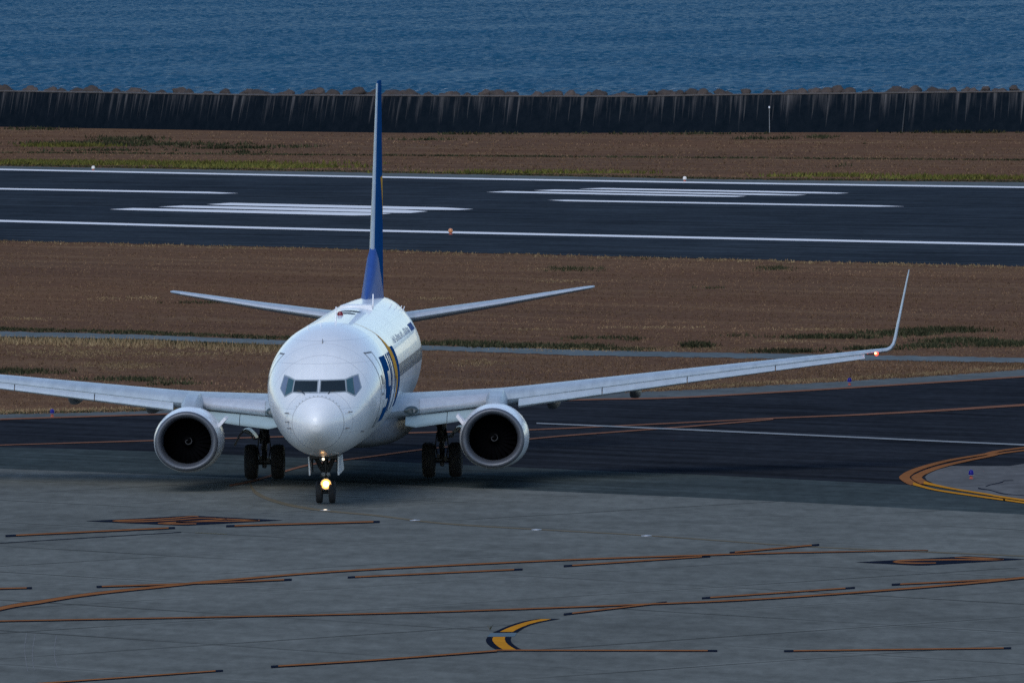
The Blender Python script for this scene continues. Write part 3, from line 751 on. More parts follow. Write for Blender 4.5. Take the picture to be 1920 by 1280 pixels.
def fus_rings(avals, n=64): return [[skin(a, 2*math.pi*k/n) for k in range(n)] for a in avals]
SEAM = 1.05
fa = [1.06]+[1.06+.1*i for i in range(1, 70)]+[8.2, 9, 11, 14, 18, 22, 26]+[26+.4*i for i in range(1, 31)]+[38.02]
MB().loft(fus_rings(fa)).build('fuselage', 'white', plane, 60)
MB().loft(fus_rings(av)).build('radome', 'radome', plane, 60)
MB().loft([[skin(1.045, 2*math.pi*k/64, .003) for k in range(64)], [skin(1.062, 2*math.pi*k/64, .003) for k in range(64)]], cap0=False, cap1=False).build('radome_seam', 'seam', plane, 60)
# lightning strips and latches on the radome
for k in range(13):
    th = R(-52+104*k/12)
    p = skin(1.12, th, .012); MB().box(p, (.03, .04, .014)).build('radome_latch', 'frame', plane, 0)

def patch_side(mb, quad, n=6, m=1, off=.006, mi=0, sgn=1):
    """quad of (a, z) corners laid on the side of the fuselage"""
    g = []
    for i in range(n+1):
        for j in range(m+1):
            u, v = i/n, j/m
            a = (quad[0][0]*(1-u)+quad[3][0]*u)*(1-v)+(quad[1][0]*(1-u)+quad[2][0]*u)*v
            z = (quad[0][1]*(1-u)+quad[3][1]*u)*(1-v)+(quad[1][1]*(1-u)+quad[2][1]*u)*v
            w, zt, zb, zc = sec(a); H = (zt-zc) if z > zc else (zc-zb)
            c = max(-1, min(1, (z-zc)/H)); th = math.acos(c)
            g.append(skin(a, th*sgn, off))
    fs = [(i*(m+1)+j, i*(m+1)+j+1, (i+1)*(m+1)+j+1, (i+1)*(m+1)+j) for i in range(n) for j in range(m)]
    mb.add(g, fs, mi); return mb
def patch_front(mb, poly, off=.006, n=5, mi=0):
    """quad of (x, z) corners seen from the front, laid on the nose"""
    g = []
    q = poly
    for i in range(n+1):
        for j in range(n+1):
            u, v = i/n, j/n
            x = (q[0][0]*(1-u)+q[3][0]*u)*(1-v)+(q[1][0]*(1-u)+q[2][0]*u)*v
            z = (q[0][1]*(1-u)+q[3][1]*u)*(1-v)+(q[1][1]*(1-u)+q[2][1]*u)*v
            a = front_a(x, z); e = .02
            ax = front_a(x+e, z); az = front_a(x, z+e)
            nn = Vector((-(ax-a)/e*-1*-1, -1, 0)); nrm = Vector(((ax-a)/e, -1, (az-a)/e)).normalized()
            if nrm.y > 0: nrm = -nrm
            g.append(Vector(P(x, a, z))+nrm*off)
    m = n
    fs = [(i*(m+1)+j, i*(m+1)+j+1, (i+1)*(m+1)+j+1, (i+1)*(m+1)+j) for i in range(n) for j in range(m)]
    mb.add(g, fs, mi); return mb
for s in (-1, 1):
    panes = (([(.055, 3.865), (.055, 3.55), (.80, 3.55), (.755, 3.865)], 'glass_d'),
             ([(.80, 3.875), (.845, 3.545), (1.06, 3.425), (.975, 3.94)], 'glass_t'),
             ([(.985, 3.945), (1.07, 3.42), (1.22, 3.62), (1.115, 3.985)], 'glass_l'))
    fr = MB()
    patch_front(fr, [(s*x, z) for x, z in [(.012, 3.905), (.012, 3.515), (.83, 3.515), (.775, 3.905)]], .004)
    patch_front(fr, [(s*x, z) for x, z in [(.775, 3.91), (.83, 3.51), (1.075, 3.375), (1.255, 3.62)]], .004)
    patch_front(fr, [(s*x, z) for x, z in [(.775, 3.91), (1.255, 3.62), (1.135, 4.03), (.95, 3.985)]], .0045)
    fro = fr.build('window_frame', 'frame', plane, 60)
    for q, mt in panes:
        patch_front(MB(), [(s*x, z) for x, z in q], .012).build('pane', mt, fro, 60)
    a = front_a(s*.30, 3.5); b = front_a(s*.36, 3.60)
    MB().path([P(s*.20+.1, a-.04, 3.50), P(s*.20+.16, b-.05, 3.57), P(s*.20+.30, b-.02, 3.60)] if s > 0 else [P(-.42+.0, a-.04, 3.50), P(-.52, b-.05, 3.57), P(-.66, b-.02, 3.60)], .014, 6).build('wiper', 'black', plane)
# probes on the nose sides
mb = MB()
for s, x, z in ((-1, .92, 2.92), (-1, .90, 2.66), (1, .92, 2.94), (-1, .84, 2.47), (1, .84, 2.46), (1, 1.22, 2.28)):
    a = front_a(s*x, z); p = Vector(P(s*x, a, z))
    mb2 = MB(); mb2.tube(p, p+Vector((s*.10, -.05, 0)), .022, .018, 8); mb2.tube(p+Vector((s*.10, .03, 0)), p+Vector((s*.11, -.20, -.0)), .02, .008, 8)
    mb2.build('air_probe', 'seam', plane)
# front doors: seam outline, handle and window, both sides
for s in (1, -1):
    dm = MB(); a0, a1, z0, z1 = 4.62, 5.46, 2.30, 4.62
    for q in ([(a0, z0), (a0+.05, z0), (a0+.05, z1), (a0, z1)], [(a1-.05, z0), (a1, z0), (a1, z1), (a1-.05, z1)]):
        patch_side(dm, q, 14, 1, .006, 0, s)
    for q in ([(a0, z0), (a1, z0), (a1, z0+.05), (a0, z0+.05)], [(a0, z1-.04), (a1, z1-.04), (a1, z1), (a0, z1)]):
        patch_side(dm, q, 2, 6, .0065, 0, s)
    d = dm.build('door', 'seam', plane, 60)
    patch_side(MB(), [(a0+.33, 3.62), (a0+.60, 3.62), (a0+.60, 3.90), (a0+.33, 3.90)], 4, 4, .008, 0, s).build('door_window', 'cabin', d, 60)
    patch_side(MB(), [(a0+.24, 3.28), (a0+.66, 3.28), (a0+.66, 3.36), (a0+.24, 3.36)], 2, 4, .008, 0, s).build('handle', 'gear_light', d, 60)
    patch_side(MB(), [(a0+.1, 2.34), (a1-.1, 2.34), (a1-.1, 2.62), (a0+.1, 2.62)], 3, 4, .008, 0, s).build('girt_panel', 'frame', d, 60)
# cabin windows on the port side
for k in range(32):
    a = 13.5+k*.508
    mb = MB()
    patch_side(mb, [(a-.13, 3.52), (a+.13, 3.52), (a+.13, 3.91), (a-.13, 3.91)], 4, 2, .007)
    mb.build('cabin_window', 'cabin', plane, 60)
# lettering S K Y and the star
lt = MB()
def L(q, n=8, m=2, mi=0, off=.007): patch_side(lt, q, n, m, off, mi)
zt_, zb_ = 4.42, 2.62
# S
L([(5.75, 3.95), (7.55, 3.95), (7.55, 4.42), (5.95, 4.42)], 4, 3)
L([(5.75, 3.45), (6.75, 3.45), (6.75, 3.95), (5.75, 3.95)], 4, 3)
L([(5.95, 3.12), (7.75, 3.12), (7.75, 3.48), (5.85, 3.48)], 4, 3)
L([(6.95, 2.86), (7.75, 2.86), (7.75, 3.14), (6.95, 3.14)], 4, 3)
L([(5.80, 2.42), (7.60, 2.42), (7.75, 2.86), (5.80, 2.86)], 4, 3)
# K
L([(8.05, 2.62), (8.50, 2.62), (8.50, 4.42), (8.05, 4.42)], 12, 1)
L([(8.50, 3.40), (8.75, 3.70), (9.45, 4.42), (9.05, 4.42)], 12, 1)
L([(8.55, 3.62), (9.05, 2.62), (9.50, 2.62), (8.85, 3.80)], 12, 1)
# Y
L([(9.65, 4.42), (10.05, 4.42), (10.45, 3.55), (10.15, 3.40)], 12, 1)
L([(10.15, 2.62), (10.50, 2.62), (10.50, 3.56), (10.15, 3.56)], 10, 1)
# star: long point up to the crown, body, long point down
L([(10.15, 3.90), (11.75, 3.90), (11.60, 4.55), (10.30, 4.42)], 6, 4, 1, .009)
L([(10.30, 4.40), (11.40, 4.52), (10.62, 4.98), (10.50, 4.98)], 8, 1, 1, .009)
L([(10.50, 4.97), (10.62, 4.97), (9.60, 5.34), (9.52, 5.34)], 8, 1, 1, .009)
L([(10.85, 3.92), (11.75, 3.92), (11.85, 3.0), (11.45, 2.85)], 10, 2, 1, .009)
L([(10.45, 3.55), (10.85, 3.55), (11.0, 3.92), (10.20, 3.92)], 4, 3, 1, .009)
# M stem behind the star
L([(11.95, 2.62), (13.05, 2.62), (13.05, 4.50), (11.75, 4.52)], 12, 2)
lt.build('lettering', ['blue', 'yellow'], plane, 60)
a = 14.5; r_ = random.Random(2)
while a < 24.5:                                              # small illegible title above the windows
    w = r_.choice((.12, .2, .28)); h = r_.choice((.10, .16, .2))
    patch_side(MB(), [(a, 4.50), (a+w*.5, 4.50), (a+w*.5, 4.50+h), (a, 4.50+h)], 1, 1, .007).build('title_letter', 'title', plane, 60); a += w+.16
mb = MB()
for k in range(6): patch_side(MB(), [(25.2+k*.42, 4.50), (25.5+k*.42, 4.50), (25.5+k*.42, 4.72), (25.2+k*.42, 4.72)], 2, 1, .007).build('registration_letter', 'title', plane, 60)

# belly fairing between the wings
rings = []
for a, w, zc, h in ((11.6, .5, 1.66, .2), (12.2, 1.0, 1.74, .38), (12.9, 1.45, 1.84, .55), (13.6, 1.75, 1.92, .66), (14.6, 1.95, 1.98, .74), (17, 2.02, 2.0, .78), (20, 2.02, 2.0, .78), (22, 1.9, 1.98, .74), (23.6, 1.5, 1.93, .6), (25, .95, 1.84, .38), (25.8, .45, 1.75, .18)):
    ring = []
    for k in range(40):
        th = 2*math.pi*k/40; c, s = math.cos(th), math.sin(th); e = .62
        ring.append(P(w*math.copysign(abs(s)**e, s), a, zc+h*math.copysign(abs(c)**e, c)))
    rings.append(ring)
MB().loft(rings).build('belly_fairing', 'belly', plane, 60)

# wings
def airfoil(t, n=14, camber=.02):
    up, lo = [], []
    for i in range(n+1):
        x = .5*(1-math.cos(math.pi*i/n))
        y = 5*t*(.2969*math.sqrt(x)-.1260*x-.3516*x*x+.2843*x**3-.1015*x**4)+.0012*x
        c = camber*(1-(2*x-.8)**2) if x < .9 else camber*(1-(2*x-.8)**2)
        up.append((x, y+c*.5)); lo.append((x, -y*.85+c*.5))
    return up, lo
def wsec(s):
    """span s -> LE station, LE height, chord, thickness"""
    le = np.interp(s, [1.2, 1.88, 3.2, 4.83, 17.16], [12.7, 13.4, 14.45, 15.55, 22.0])
    te = np.interp(s, [1.2, 5.8, 17.16], [20.9, 21.2, 23.6])
    z = np.interp(s, [1.2, 2.25, 4.83, 11.4, 17.16], [2.36, 2.42, 2.60, 3.26, 3.80])
    t = np.interp(s, [1.2, 4.83, 17.16], [.125, .115, .095])
    return float(le), float(z), float(te-le), float(t)
INC = R(1.0)
def wpt(sg, s, xc, yc, up=(0, 1), le=None):
    L_, z, c, t = le or wsec(s)
    dx = xc*c; dz = yc*c
    a = L_+dx*math.cos(INC); h = -dx*math.sin(INC)
    return P(sg*(s+(dz*up[0])), a, z+h+dz*up[1])
def wing_ring(sg, s, le=None, up=(0, 1), n=14):
    t = (le or wsec(s))[3]; U, Lw = airfoil(t, n)
    return [wpt(sg, s, x, y, up, le) for x, y in reversed(U)]+[wpt(sg, s, x, y, up, le) for x, y in Lw[1:]]
slat_ends = ((5.50, 8.10), (8.13, 10.78), (10.81, 13.58), (13.61, 16.45))
wings = {}
for sg in (1, -1):
    rings = [wing_ring(sg, s) for s in (1.2, 1.6, 1.88, 2.25, 2.7, 3.2, 4, 4.83, 5.8, 7, 9, 11, 13, 15, 16.3, 17.0)]
    w = MB().loft(rings).build('wing', 'wing', plane, 40); wings[sg] = w
    # blended winglet
    path = [(17.0, 3.785, 22.0, 1.62, 0), (17.16, 3.80, 22.1, 1.58, 8), (17.29, 3.86, 22.2, 1.52, 25), (17.39, 3.99, 22.35, 1.42, 48), (17.45, 4.2, 22.52, 1.3, 68), (17.53, 4.6, 22.8, 1.15, 78), (17.70, 5.4, 23.4, .88, 78), (17.86, 6.15, 23.95, .62, 79), (17.90, 6.34, 24.15, .45, 80)]
    rings = []
    for s, z, le, c, ang in path:
        up = (-math.sin(R(ang)), math.cos(R(ang)))
        rings.append(wing_ring(sg, s, (le, z, c, .09), up))
    MB().loft(rings).build('winglet', 'wing', w, 40)
    # slats, drooped ahead of the leading edge
    for s0, s1 in slat_ends:
        rings = []
        for k in range(5):
            s = s0+(s1-s0)*k/4; L_, z, c, t = wsec(s); U, Lw = airfoil(t, 24)
            out = [p for p in reversed(U) if p[0] <= .15]+[p for p in Lw[1:] if p[0] <= .055]
            inn = [(.055+.012*i, -.008+.0115*i) for i in range(1, 5)]
            pr = out+inn; ring = []
            ca, sa = math.cos(R(14)), math.sin(R(14))
            for x, y in pr:
                X, Y = (x-.10)*c, y*c
                X2, Y2 = X*ca+Y*sa*-1, X*sa+Y*ca          # nose down
                ring.append(P(sg*s, L_+.10*c+X2-.16, z+Y2-.115))
            rings.append(ring)
        MB().loft(rings).build('slat', 'slat_paint', w, 40)
    # fixed bright leading edge inboard of the engine
    rings = []
    for s in (2.45, 2.8, 3.2, 3.7, 4.2, 4.52):
        L_, z, c, t = wsec(s); U, Lw = airfoil(t, 24)
        pr = [p for p in reversed(U) if p[0] <= .085]+[p for p in Lw[1:] if p[0] <= .05]
        rings.append([wpt(sg, s, x-.0015, y*1.03) for x, y in pr])
    MB().loft(rings, closed=False, cap0=False, cap1=False).build('leading_edge', 'slat', w, 40)
    # krueger flaps hanging under the inboard leading edge
    for s0, s1, zb0, zb1 in ((2.02, 3.28, 1.86, 1.98), (3.30, 4.52, 1.98, 2.14)):
        rings = []
        for k in range(5):
            u = k/4; s = s0+(s1-s0)*u; L_, z, c, t = wsec(s); zb = zb0+(zb1-zb0)*u
            e = .25 if (s0 < 2.1 and k == 0) else 0
            prof_ = []
            for i in range(9):
                v = i/8; zz = z-.17+(zb+e*.4-(z-.17))*v
                prof_.append((L_+.16-.40*math.sin(v*1.75), zz))
            ring = [P(sg*s, a, zz) for a, zz in prof_]+[P(sg*s, a+.05, zz) for a, zz in reversed(prof_)]
            rings.append(ring)
        MB().loft(rings).build('krueger_flap', 'krueger', w, 40)
    # landing lamp in the wing root
    L_, z, c, t = wsec(2.2)
    lm = MB()
    ring = [P(sg*(2.20+.21*math.cos(q)), wsec(2.2+.21*math.cos(q))[0]-.030+.10*(math.sin(q)**2), z+.01+.135*math.sin(q)) for q in [2*math.pi*k/20 for k in range(20)]]
    ring2 = [P(sg*(2.20+.13*math.cos(q)), wsec(2.2+.13*math.cos(q))[0]-.05, z+.01+.08*math.sin(q)) for q in [2*math.pi*k/20 for k in range(20)]]
    lm.loft([ring, ring2], cap0=False)
    ll = lm.build('landing_light', 'lens', w)
    MB().revolve([(-.01, .001), (-.01, .055), (.02, .05)], P(sg*2.27, wsec(2.27)[0]-.05, z), 'y', 14).build('bulb', 'gear_light', ll)
    # flap track fairings
    for s, zz in ((6.45, 2.37), (9.05, 2.64)):
        L_, z, c, t = wsec(s); rings = []
        for a, r, hz, dz in ((L_+1.5, .03, .03, -.28), (L_+2.0, .13, .12, -.33), (L_+3., .18, .20, -.40), (L_+c-.4, .18, .22, -.5), (L_+c+.5, .17, .19, -.62), (L_+c+1.0, .10, .10, -.70)):
            zc_ = z+dz if a < L_+c-.5 else zz+ (0 if a < L_+c+.8 else -.04)
            ring = []
            for k in range(16):
                th = 2*math.pi*k/16; ring.append(P(sg*(s+r*math.copysign(abs(math.cos(th))**.6, math.cos(th))), a, zc_+hz*math.copysign(abs(math.sin(th))**.6, math.sin(th))))
            rings.append(ring)
        MB().loft(rings).build('flap_fairing', 'gear_light', w, 50)
    # navigation lamp at the wing tip
    mt = ['red_emit', 'red_hot'] if sg == 1 else ['lens', 'lens']
    nv = MB().revolve([(-.16, .001), (-.13, .04), (-.05, .065), (.08, .06), (.14, .02)], P(sg*16.83, 21.62, 3.735), 'y', 14, 0)
    nv.revolve([(-.19, .001), (-.18, .028), (-.14, .036)], P(sg*16.80, 21.62, 3.75), 'y', 12, 1)
    nv.build('navigation_light', mt, w)
    # engine
    ex, ez = sg*4.83, 1.575; IY = 12.05-A0
    prof_ = [(.10, .965), (.35, 1.0), (.8, 1.045), (1.4, 1.06), (2.2, 1.03), (3.0, .93), (3.7, .80), (4.0, .74), (4.0, .70), (3.6, .66)]
    en = MB()
    rings = []
    def nac_ring(t, r, n=48):
        out = []
        for k in range(n):
            th = 2*math.pi*k/n; c, s = math.cos(th), math.sin(th)
            rr = r*(1+.035*abs(c)**3); zz = r*s
            if s < 0: zz = -r*.955*abs(s)**.88; 
            out.append((ex+rr*c, IY+t, ez+zz))
        return out
    for t, r in prof_: rings.append(nac_ring(t, r))
    e = en.loft(rings, cap0=False, cap1=False).build('engine', 'white', plane, 50)
    lip = [(.55, .735), (.35, .74), (.15, .765), (.05, .80), (.005, .85), (0, .885), (.02, .925), (.06, .95), (.104, .9655)]
    MB().loft([nac_ring(t, r) for t, r in lip], cap0=False, cap1=False).build('inlet_lip', 'lip', e, 60)
    MB().loft([nac_ring(t, r) for t, r in ((.54, .737), (.9, .75), (1.25, .775), (1.26, .02))], cap0=False, cap1=True).build('inlet_duct', 'duct', e, 50)
    fb = MB()
    for k in range(24):
        th = 2*math.pi*k/24; rr = []
        for r in (.20, .4, .6, .765):
            tw = .25+.9*r; h = .062+.05*r
            ct, st_ = math.cos(th), math.sin(th)
            for q in (-1, 1):
                tx = q*h*math.cos(tw); ty = q*h*math.sin(tw)
                rr.append((ex+ct*r-st_*tx, IY+1.02+ty*.9, ez+st_*r+ct*tx))
        fb.add(rr, [(2*i, 2*i+1, 2*i+3, 2*i+2) for i in range(3)])
    fb.build('fan', 'fan', e, 60)
    sp = MB().revolve([(.62, .005), (.68, .05), (.80, .125), (.95, .20), (1.05, .23)], (ex, IY, ez), 'y', 24, 0)
    pts = []
    for i in range(26):
        u = i/25; th = R(100)+u*R(330)*(1); r = .035+.085*min(1, u*1.25); yy = np.interp(r, [.005, .05, .125, .2], [.62, .68, .80, .95])-.012
        pts.append((r, th, yy))
    vs = []
    for i, (r, th, yy) in enumerate(pts):
        wd = .016*math.sin(math.pi*min(1, max(.12, i/25+.05)))+.004
        for q in (-1, 1): vs.append((ex+(r+q*wd)*math.cos(th), IY+yy, ez+(r+q*wd)*math.sin(th)))
    sp.add(vs, [(2*i, 2*i+1, 2*i+3, 2*i+2) for i in range(25)], 1)
    sp.build('spinner', ['duct', 'spiral'], e, 50)
    # exhaust core
    MB().revolve([(3.6, .60), (4.4, .52), (4.9, .42), (4.9, .30), (5.4, .05)], (ex, IY, ez), 'y', 28).build('exhaust_cone', 'gear', e, 50)
    # strake on the inboard shoulder
    ci = -sg; th0 = R(25)
    q = []
    for t, h in ((.75, -.02), (1.9, -.02), (1.9, .36), (1.15, .33)):
        q.append((ex+ci*(1.05*math.cos(th0)+h*math.cos(R(48))), IY+t, ez+1.05*math.sin(th0)+h*math.sin(R(48))))
    MB().plate(q, .10).build('strake', 'white_plain', e, 0)
    # pylon
    rings = []
    for a, wd, z0, z1 in ((13.35, .16, 2.50, 2.60), (13.6, .42, 2.45, 2.70), (14.2, .60, 2.40, 2.82), (15.1, .66, 2.30, 2.93), (16.2, .62, 2.20, 2.94), (17.6, .42, 2.15, 2.85), (19.2, .12, 2.2, 2.6)):
        h = wd/2
        rings.append([P(ex+x, a, z) for x, z in ((-h, z0), (h, z0), (h*.98, z0+(z1-z0)*.7), (h*.6, z1), (-h*.6, z1), (-h*.98, z0+(z1-z0)*.7))])
    MB().loft(rings).build('pylon', 'wing', e, 40)

# tail
def surf_ring(le, c, t, pos, up, n=12, te=0.):
    """symmetric section; pos (x,z) of the leading edge, up = thickness direction in xz"""
    U, Lw = airfoil(t, n, 0.)
    f = lambda x, y: P(pos[0]+up[0]*y*c, le+x*c, pos[1]+up[1]*y*c)
    return [f(x, y+te*x) for x, y in reversed(U)]+[f(x, -y-te*x) for x, y in U[1:]]
fin_s = [(5.0, 30.95, 6.6, .066), (5.5, 31.3, 6.35, .062), (6.4, 32.0, 5.8, .058), (8.5, 33.65, 4.55, .052), (10.5, 35.2, 3.35, .052), (12.0, 36.4, 2.45, .052), (12.42, 36.75, 2.2, .05), (12.50, 36.95, 1.9, .03)]
fin = MB().loft([surf_ring(le, c, t, (0, z), (1, 0), 12, .008) for z, le, c, t in fin_s]).build('tail_fin', 'blue', plane, 40)
df = [(27.9, .02, 5.40, 5.44), (28.8, .16, 5.25, 5.62), (30, .23, 5.2, 5.95), (31, .28, 5.2, 6.30), (32, .32, 5.2, 6.75), (32.6, .30, 5.2, 7.05)]
rings = []
for a, wd, z0, z1 in df:
    rings.append([P(wd*k[0], a, z0+(z1-z0)*k[1]) for k in ((-1.25, 0), (-.95, .4), (-.62, .8), (-.3, .97), (0, 1), (.3, .97), (.62, .8), (.95, .4), (1.25, 0))])
MB().loft(rings).build('dorsal_fin', 'blue_pale', plane, 50)
rings = []
for z in (6.55, 6.62, 6.8, 7.2, 8.5, 10.5, 12.0, 12.42):
    le = float(np.interp(z, [q[0] for q in fin_s], [q[1] for q in fin_s])); c = float(np.interp(z, [q[0] for q in fin_s], [q[2] for q in fin_s])); t = float(np.interp(z, [q[0] for q in fin_s], [q[3] for q in fin_s]))
    U, Lw = airfoil(t, 24, 0.); k = .35 if z < 6.6 else (.75 if z < 6.7 else 1.0)
    pr = [(x, y) for x, y in reversed(U) if x <= .03]+[(x, -y-.008*x) for x, y in U[1:] if x <= .12]
    rings.append([P((y*1.04)*c*k, le+x*c-.012, z) for x, y in pr])
MB().loft(rings, closed=False, cap0=False, cap1=False).build('leading_edge', 'fin_edge', fin, 40)
def fin_side(a, z):
    le = float(np.interp(z, [q[0] for q in fin_s], [q[1] for q in fin_s])); c = float(np.interp(z, [q[0] for q in fin_s], [q[2] for q in fin_s])); t = float(np.interp(z, [q[0] for q in fin_s], [q[3] for q in fin_s]))
    x = min(max((a-le)/c, 0), 1); return (5*t*(.2969*math.sqrt(x)-.1260*x-.3516*x*x+.2843*x**3-.1015*x**4)+.008*x)*c
mb = MB(); g = []
tri = [[(35.6, 9.28), (38.0, 9.32)], [(36.2, 8.85), (38.05, 8.8)], [(36.9, 8.35), (38.05, 8.2)], [(37.6, 7.75), (37.95, 7.6)]]
for row in tri:
    for j in range(5):
        a = row[0][0]+(row[1][0]-row[0][0])*j/4; z = row[0][1]+(row[1][1]-row[0][1])*j/4
        g.append(P(fin_side(a, z)+.012, a, z))
mb.add(g, [(i*5+j, i*5+j+1, i*5+j+6, i*5+j+5) for i in range(3) for j in range(4)])
mb.build('emblem', 'yellow', fin, 60)
for sg in (1, -1):
    st = [(.35, 4.50, 33.35, 4.1, .10), (1.0, 4.60, 33.85, 3.8, .10), (4., 4.99, 35.75, 2.55, .10), (6.8, 5.40, 37.5, 1.40, .095), (7.1, 5.44, 37.75, 1.2, .08), (7.17, 5.45, 37.95, .9, .05)]
    h = MB().loft([surf_ring(le, c, t, (sg*s, z), (0, 1)) for s, z, le, c, t in st]).build('tailplane', 'wing', plane, 40)
    rings = []
    for s in (1.3, 2.5, 4, 5.5, 6.8):
        z, le, c = (float(np.interp(s, [q[0] for q in st], [q[k] for q in st])) for k in (1, 2, 3))
        U, Lw = airfoil(.1, 24, 0.); pr = [(x, y) for x, y in reversed(U) if x <= .07]+[(x, -y) for x, y in U[1:] if x <= .07]
        rings.append([P(sg*s, le+x*c-.008, z+y*c*1.02) for x, y in pr])
    MB().loft(rings, closed=False, cap0=False, cap1=False).build('leading_edge', 'slat', h, 40)

# landing gear
def wheel(mb, c, r, w):
    x0 = c[0]
    pr = [(-w*.30, r*.50), (-w*.42, r*.56), (-w*.5, r*.72), (-w*.48, r*.88), (-w*.36, r*.97), (-w*.2, r), (w*.2, r), (w*.36, r*.97), (w*.48, r*.88), (w*.5, r*.72), (w*.42, r*.56), (w*.30, r*.50)]
    mb.revolve(pr, c, 'x', 32, 0)
    for s in (-1, 1):
        mb.revolve([(s*w*.30, r*.50), (s*w*.22, r*.46), (s*w*.20, r*.20), (s*w*.34, r*.16), (s*w*.34, .001)], c, 'x', 24, 1)
    return mb
def wheel_part(c, r, w, parent, rim='rim'):
    o = wheel(MB(), c, r, w).build('wheel', ['tyre', rim], parent, 40); return o
for sg in (1, -1):
    cx = sg*2.86
    g = MB()
    g.tube(P(cx, 19.69, .56), P(cx, 19.69, 1.25), .085, .085, 16); g.tube(P(cx, 19.69, 1.15), P(cx, 19.69, 2.35), .155, .165, 18)
    g.tube(P(cx-.34, 19.69, .56), P(cx+.34, 19.69, .56), .09, .09, 14)
    g.path([P(cx, 19.60, 1.30), P(cx, 19.30, .98), P(cx, 19.58, .66)], [.05, .06, .05], 8)
    g.path([P(cx, 19.69, 1.62), P(cx-sg*.5, 19.75, 1.88), P(cx-sg*1.1, 19.85, 2.2)], .065, 10)
    g.tube(P(cx, 19.6, 1.5), P(cx, 18.4, 2.3), .05, .05, 8)
    for q in range(4):
        y_ = 19.5+.06*q
        g.path([P(cx+.16*(-1)**q, y_, 1.45), P(cx+.21*(-1)**q, y_-.05, 1.0), P(cx+.13*(-1)**q, y_, .62)], .018, 6)
    g.box(P(cx+.13, 19.52, .62), (.10, .12, .16)); g.box(P(cx-.12, 19.50, .70), (.09, .10, .14)); g.box(P(cx, 19.45, 1.02), (.18, .10, .16)); g.box(P(cx, 19.55, .43), (.14, .10, .10))
    g.path([P(cx-.04, 19.5, .47), P(cx-.03, 19.45, .38), P(cx+.04, 19.45, .37), P(cx+.06, 19.5, .47)], .014, 6)
    mg = g.build('main_gear', 'gear', plane, 40)
    for s in (-1, 1): wheel_part(P(cx+s*.43, 19.69, .565), .565, .42, mg, 'gear')
    d = MB(); rings = []
    for a, th in ((19.30, .02), (19.45, .06), (19.8, .08), (20.3, .06), (20.5, .02)):
        up_ = [(.26, 1.36), (.36, 1.50), (.46, 1.60), (.56, 1.635), (.67, 1.61), (.77, 1.50), (.86, 1.34), (.96, 1.14)]
        rings.append([P(cx+sg*x, a, z) for x, z in up_]+[P(cx+sg*(x-.01), a, z-th-.14*max(0, 1-abs(x-.50)/.22)) for x, z in reversed(up_)])
    d.loft(rings)
    d.path([P(cx+sg*.10, 19.6, 1.32), P(cx+sg*.34, 19.5, 1.30), P(cx+sg*.42, 19.45, 1.45)], .03, 8, 0)
    d.build('gear_door', 'belly', mg, 40)
g = MB()
g.tube(P(0, NG, .34), P(0, NG, .75), .05, .05, 12); g.tube(P(0, NG, .62), P(0, NG+.05, 1.55), .085, .095, 14)
g.tube(P(-.14, NG, .34), P(.14, NG, .34), .05, .05, 10)
g.path([P(0, NG-.10, .80), P(0, NG-.24, .62), P(0, NG-.08, .42)], .03, 8)
for s in (-1, 1):
    g.path([P(s*.07, NG-.05, .98), P(s*.16, NG-.1, 1.18), P(s*.26, NG-.2, 1.38), P(s*.40, NG-.3, 1.50)], [.07, .08, .07, .05], 8)
    g.path([P(s*.36, NG-.35, 1.50), P(s*.39, NG-.3, 1.2), P(s*.37, NG-.3, .98)], [.03, .028, .02], 6)
    g.box(P(s*.11, NG-.07, .86), (.09, .10, .09)); g.box(P(s*.08, NG-.05, 1.1), (.07, .1, .16))
g.tube(P(0, NG+.05, 1.0), P(0, NG+1.5, 1.5), .05, .05, 8)
ng = g.build('nose_gear', 'gear', plane, 40)
for s in (-1, 1): wheel_part(P(s*.2, NG, .345), .345, .205, ng)
# lamps on the nose gear
tl = MB(); c = P(.02, NG-.26, .60)
tl.revolve([(.16, .02), (.12, .10), (.0, .17)], c, 'y', 20, 2)
tl.revolve([(.0, .17), (.03, .145)], c, 'y', 20, 2)
tl.revolve([(.03, .145), (.04, .09)], c, 'y', 20, 1)
tl.revolve([(.04, .09), (.01, .07), (.0, .001)], c, 'y', 20, 0)
tl.build('taxi_light', ['taxi_emit', 'taxi_rim', 'gear_light'], ng)
for s in (-1, 1):
    MB().revolve([(.08, .02), (.0, .06), (-.01, .001)], P(s*.075+.02, NG-.2, .90), 'y', 14).build('turnoff_light', 'gear_light', ng)
# nose wheel bay and its doors
MB().box(P(0, NG, 1.475), (.86, 1.9, .10)).build('wheel_bay_shade', 'black', plane, 0)  # black slab stands in for the shade inside the open bay
bl = MB().revolve([(.04, .001), (.04, .052), (-.12, .052), (-.12, .046), (.0, .046)], P(.0, NG-1.0, 1.41), 'y', 12, 1)
bl.revolve([(.0, .046), (-.004, .02), (-.005, .001)], P(.0, NG-1.0, 1.41), 'y', 12, 0)
bl.build('bay_light', ['small_emit', 'gear_light'], plane)
for s in (-1, 1):
    MB().plate([P(s*.46, NG-.95, 1.47), P(s*.46, NG+.95, 1.46), P(s*.50, NG+.85, .98), P(s*.44, NG-.80, .90)], .04).build('nose_gear_door', 'white', plane, 0)

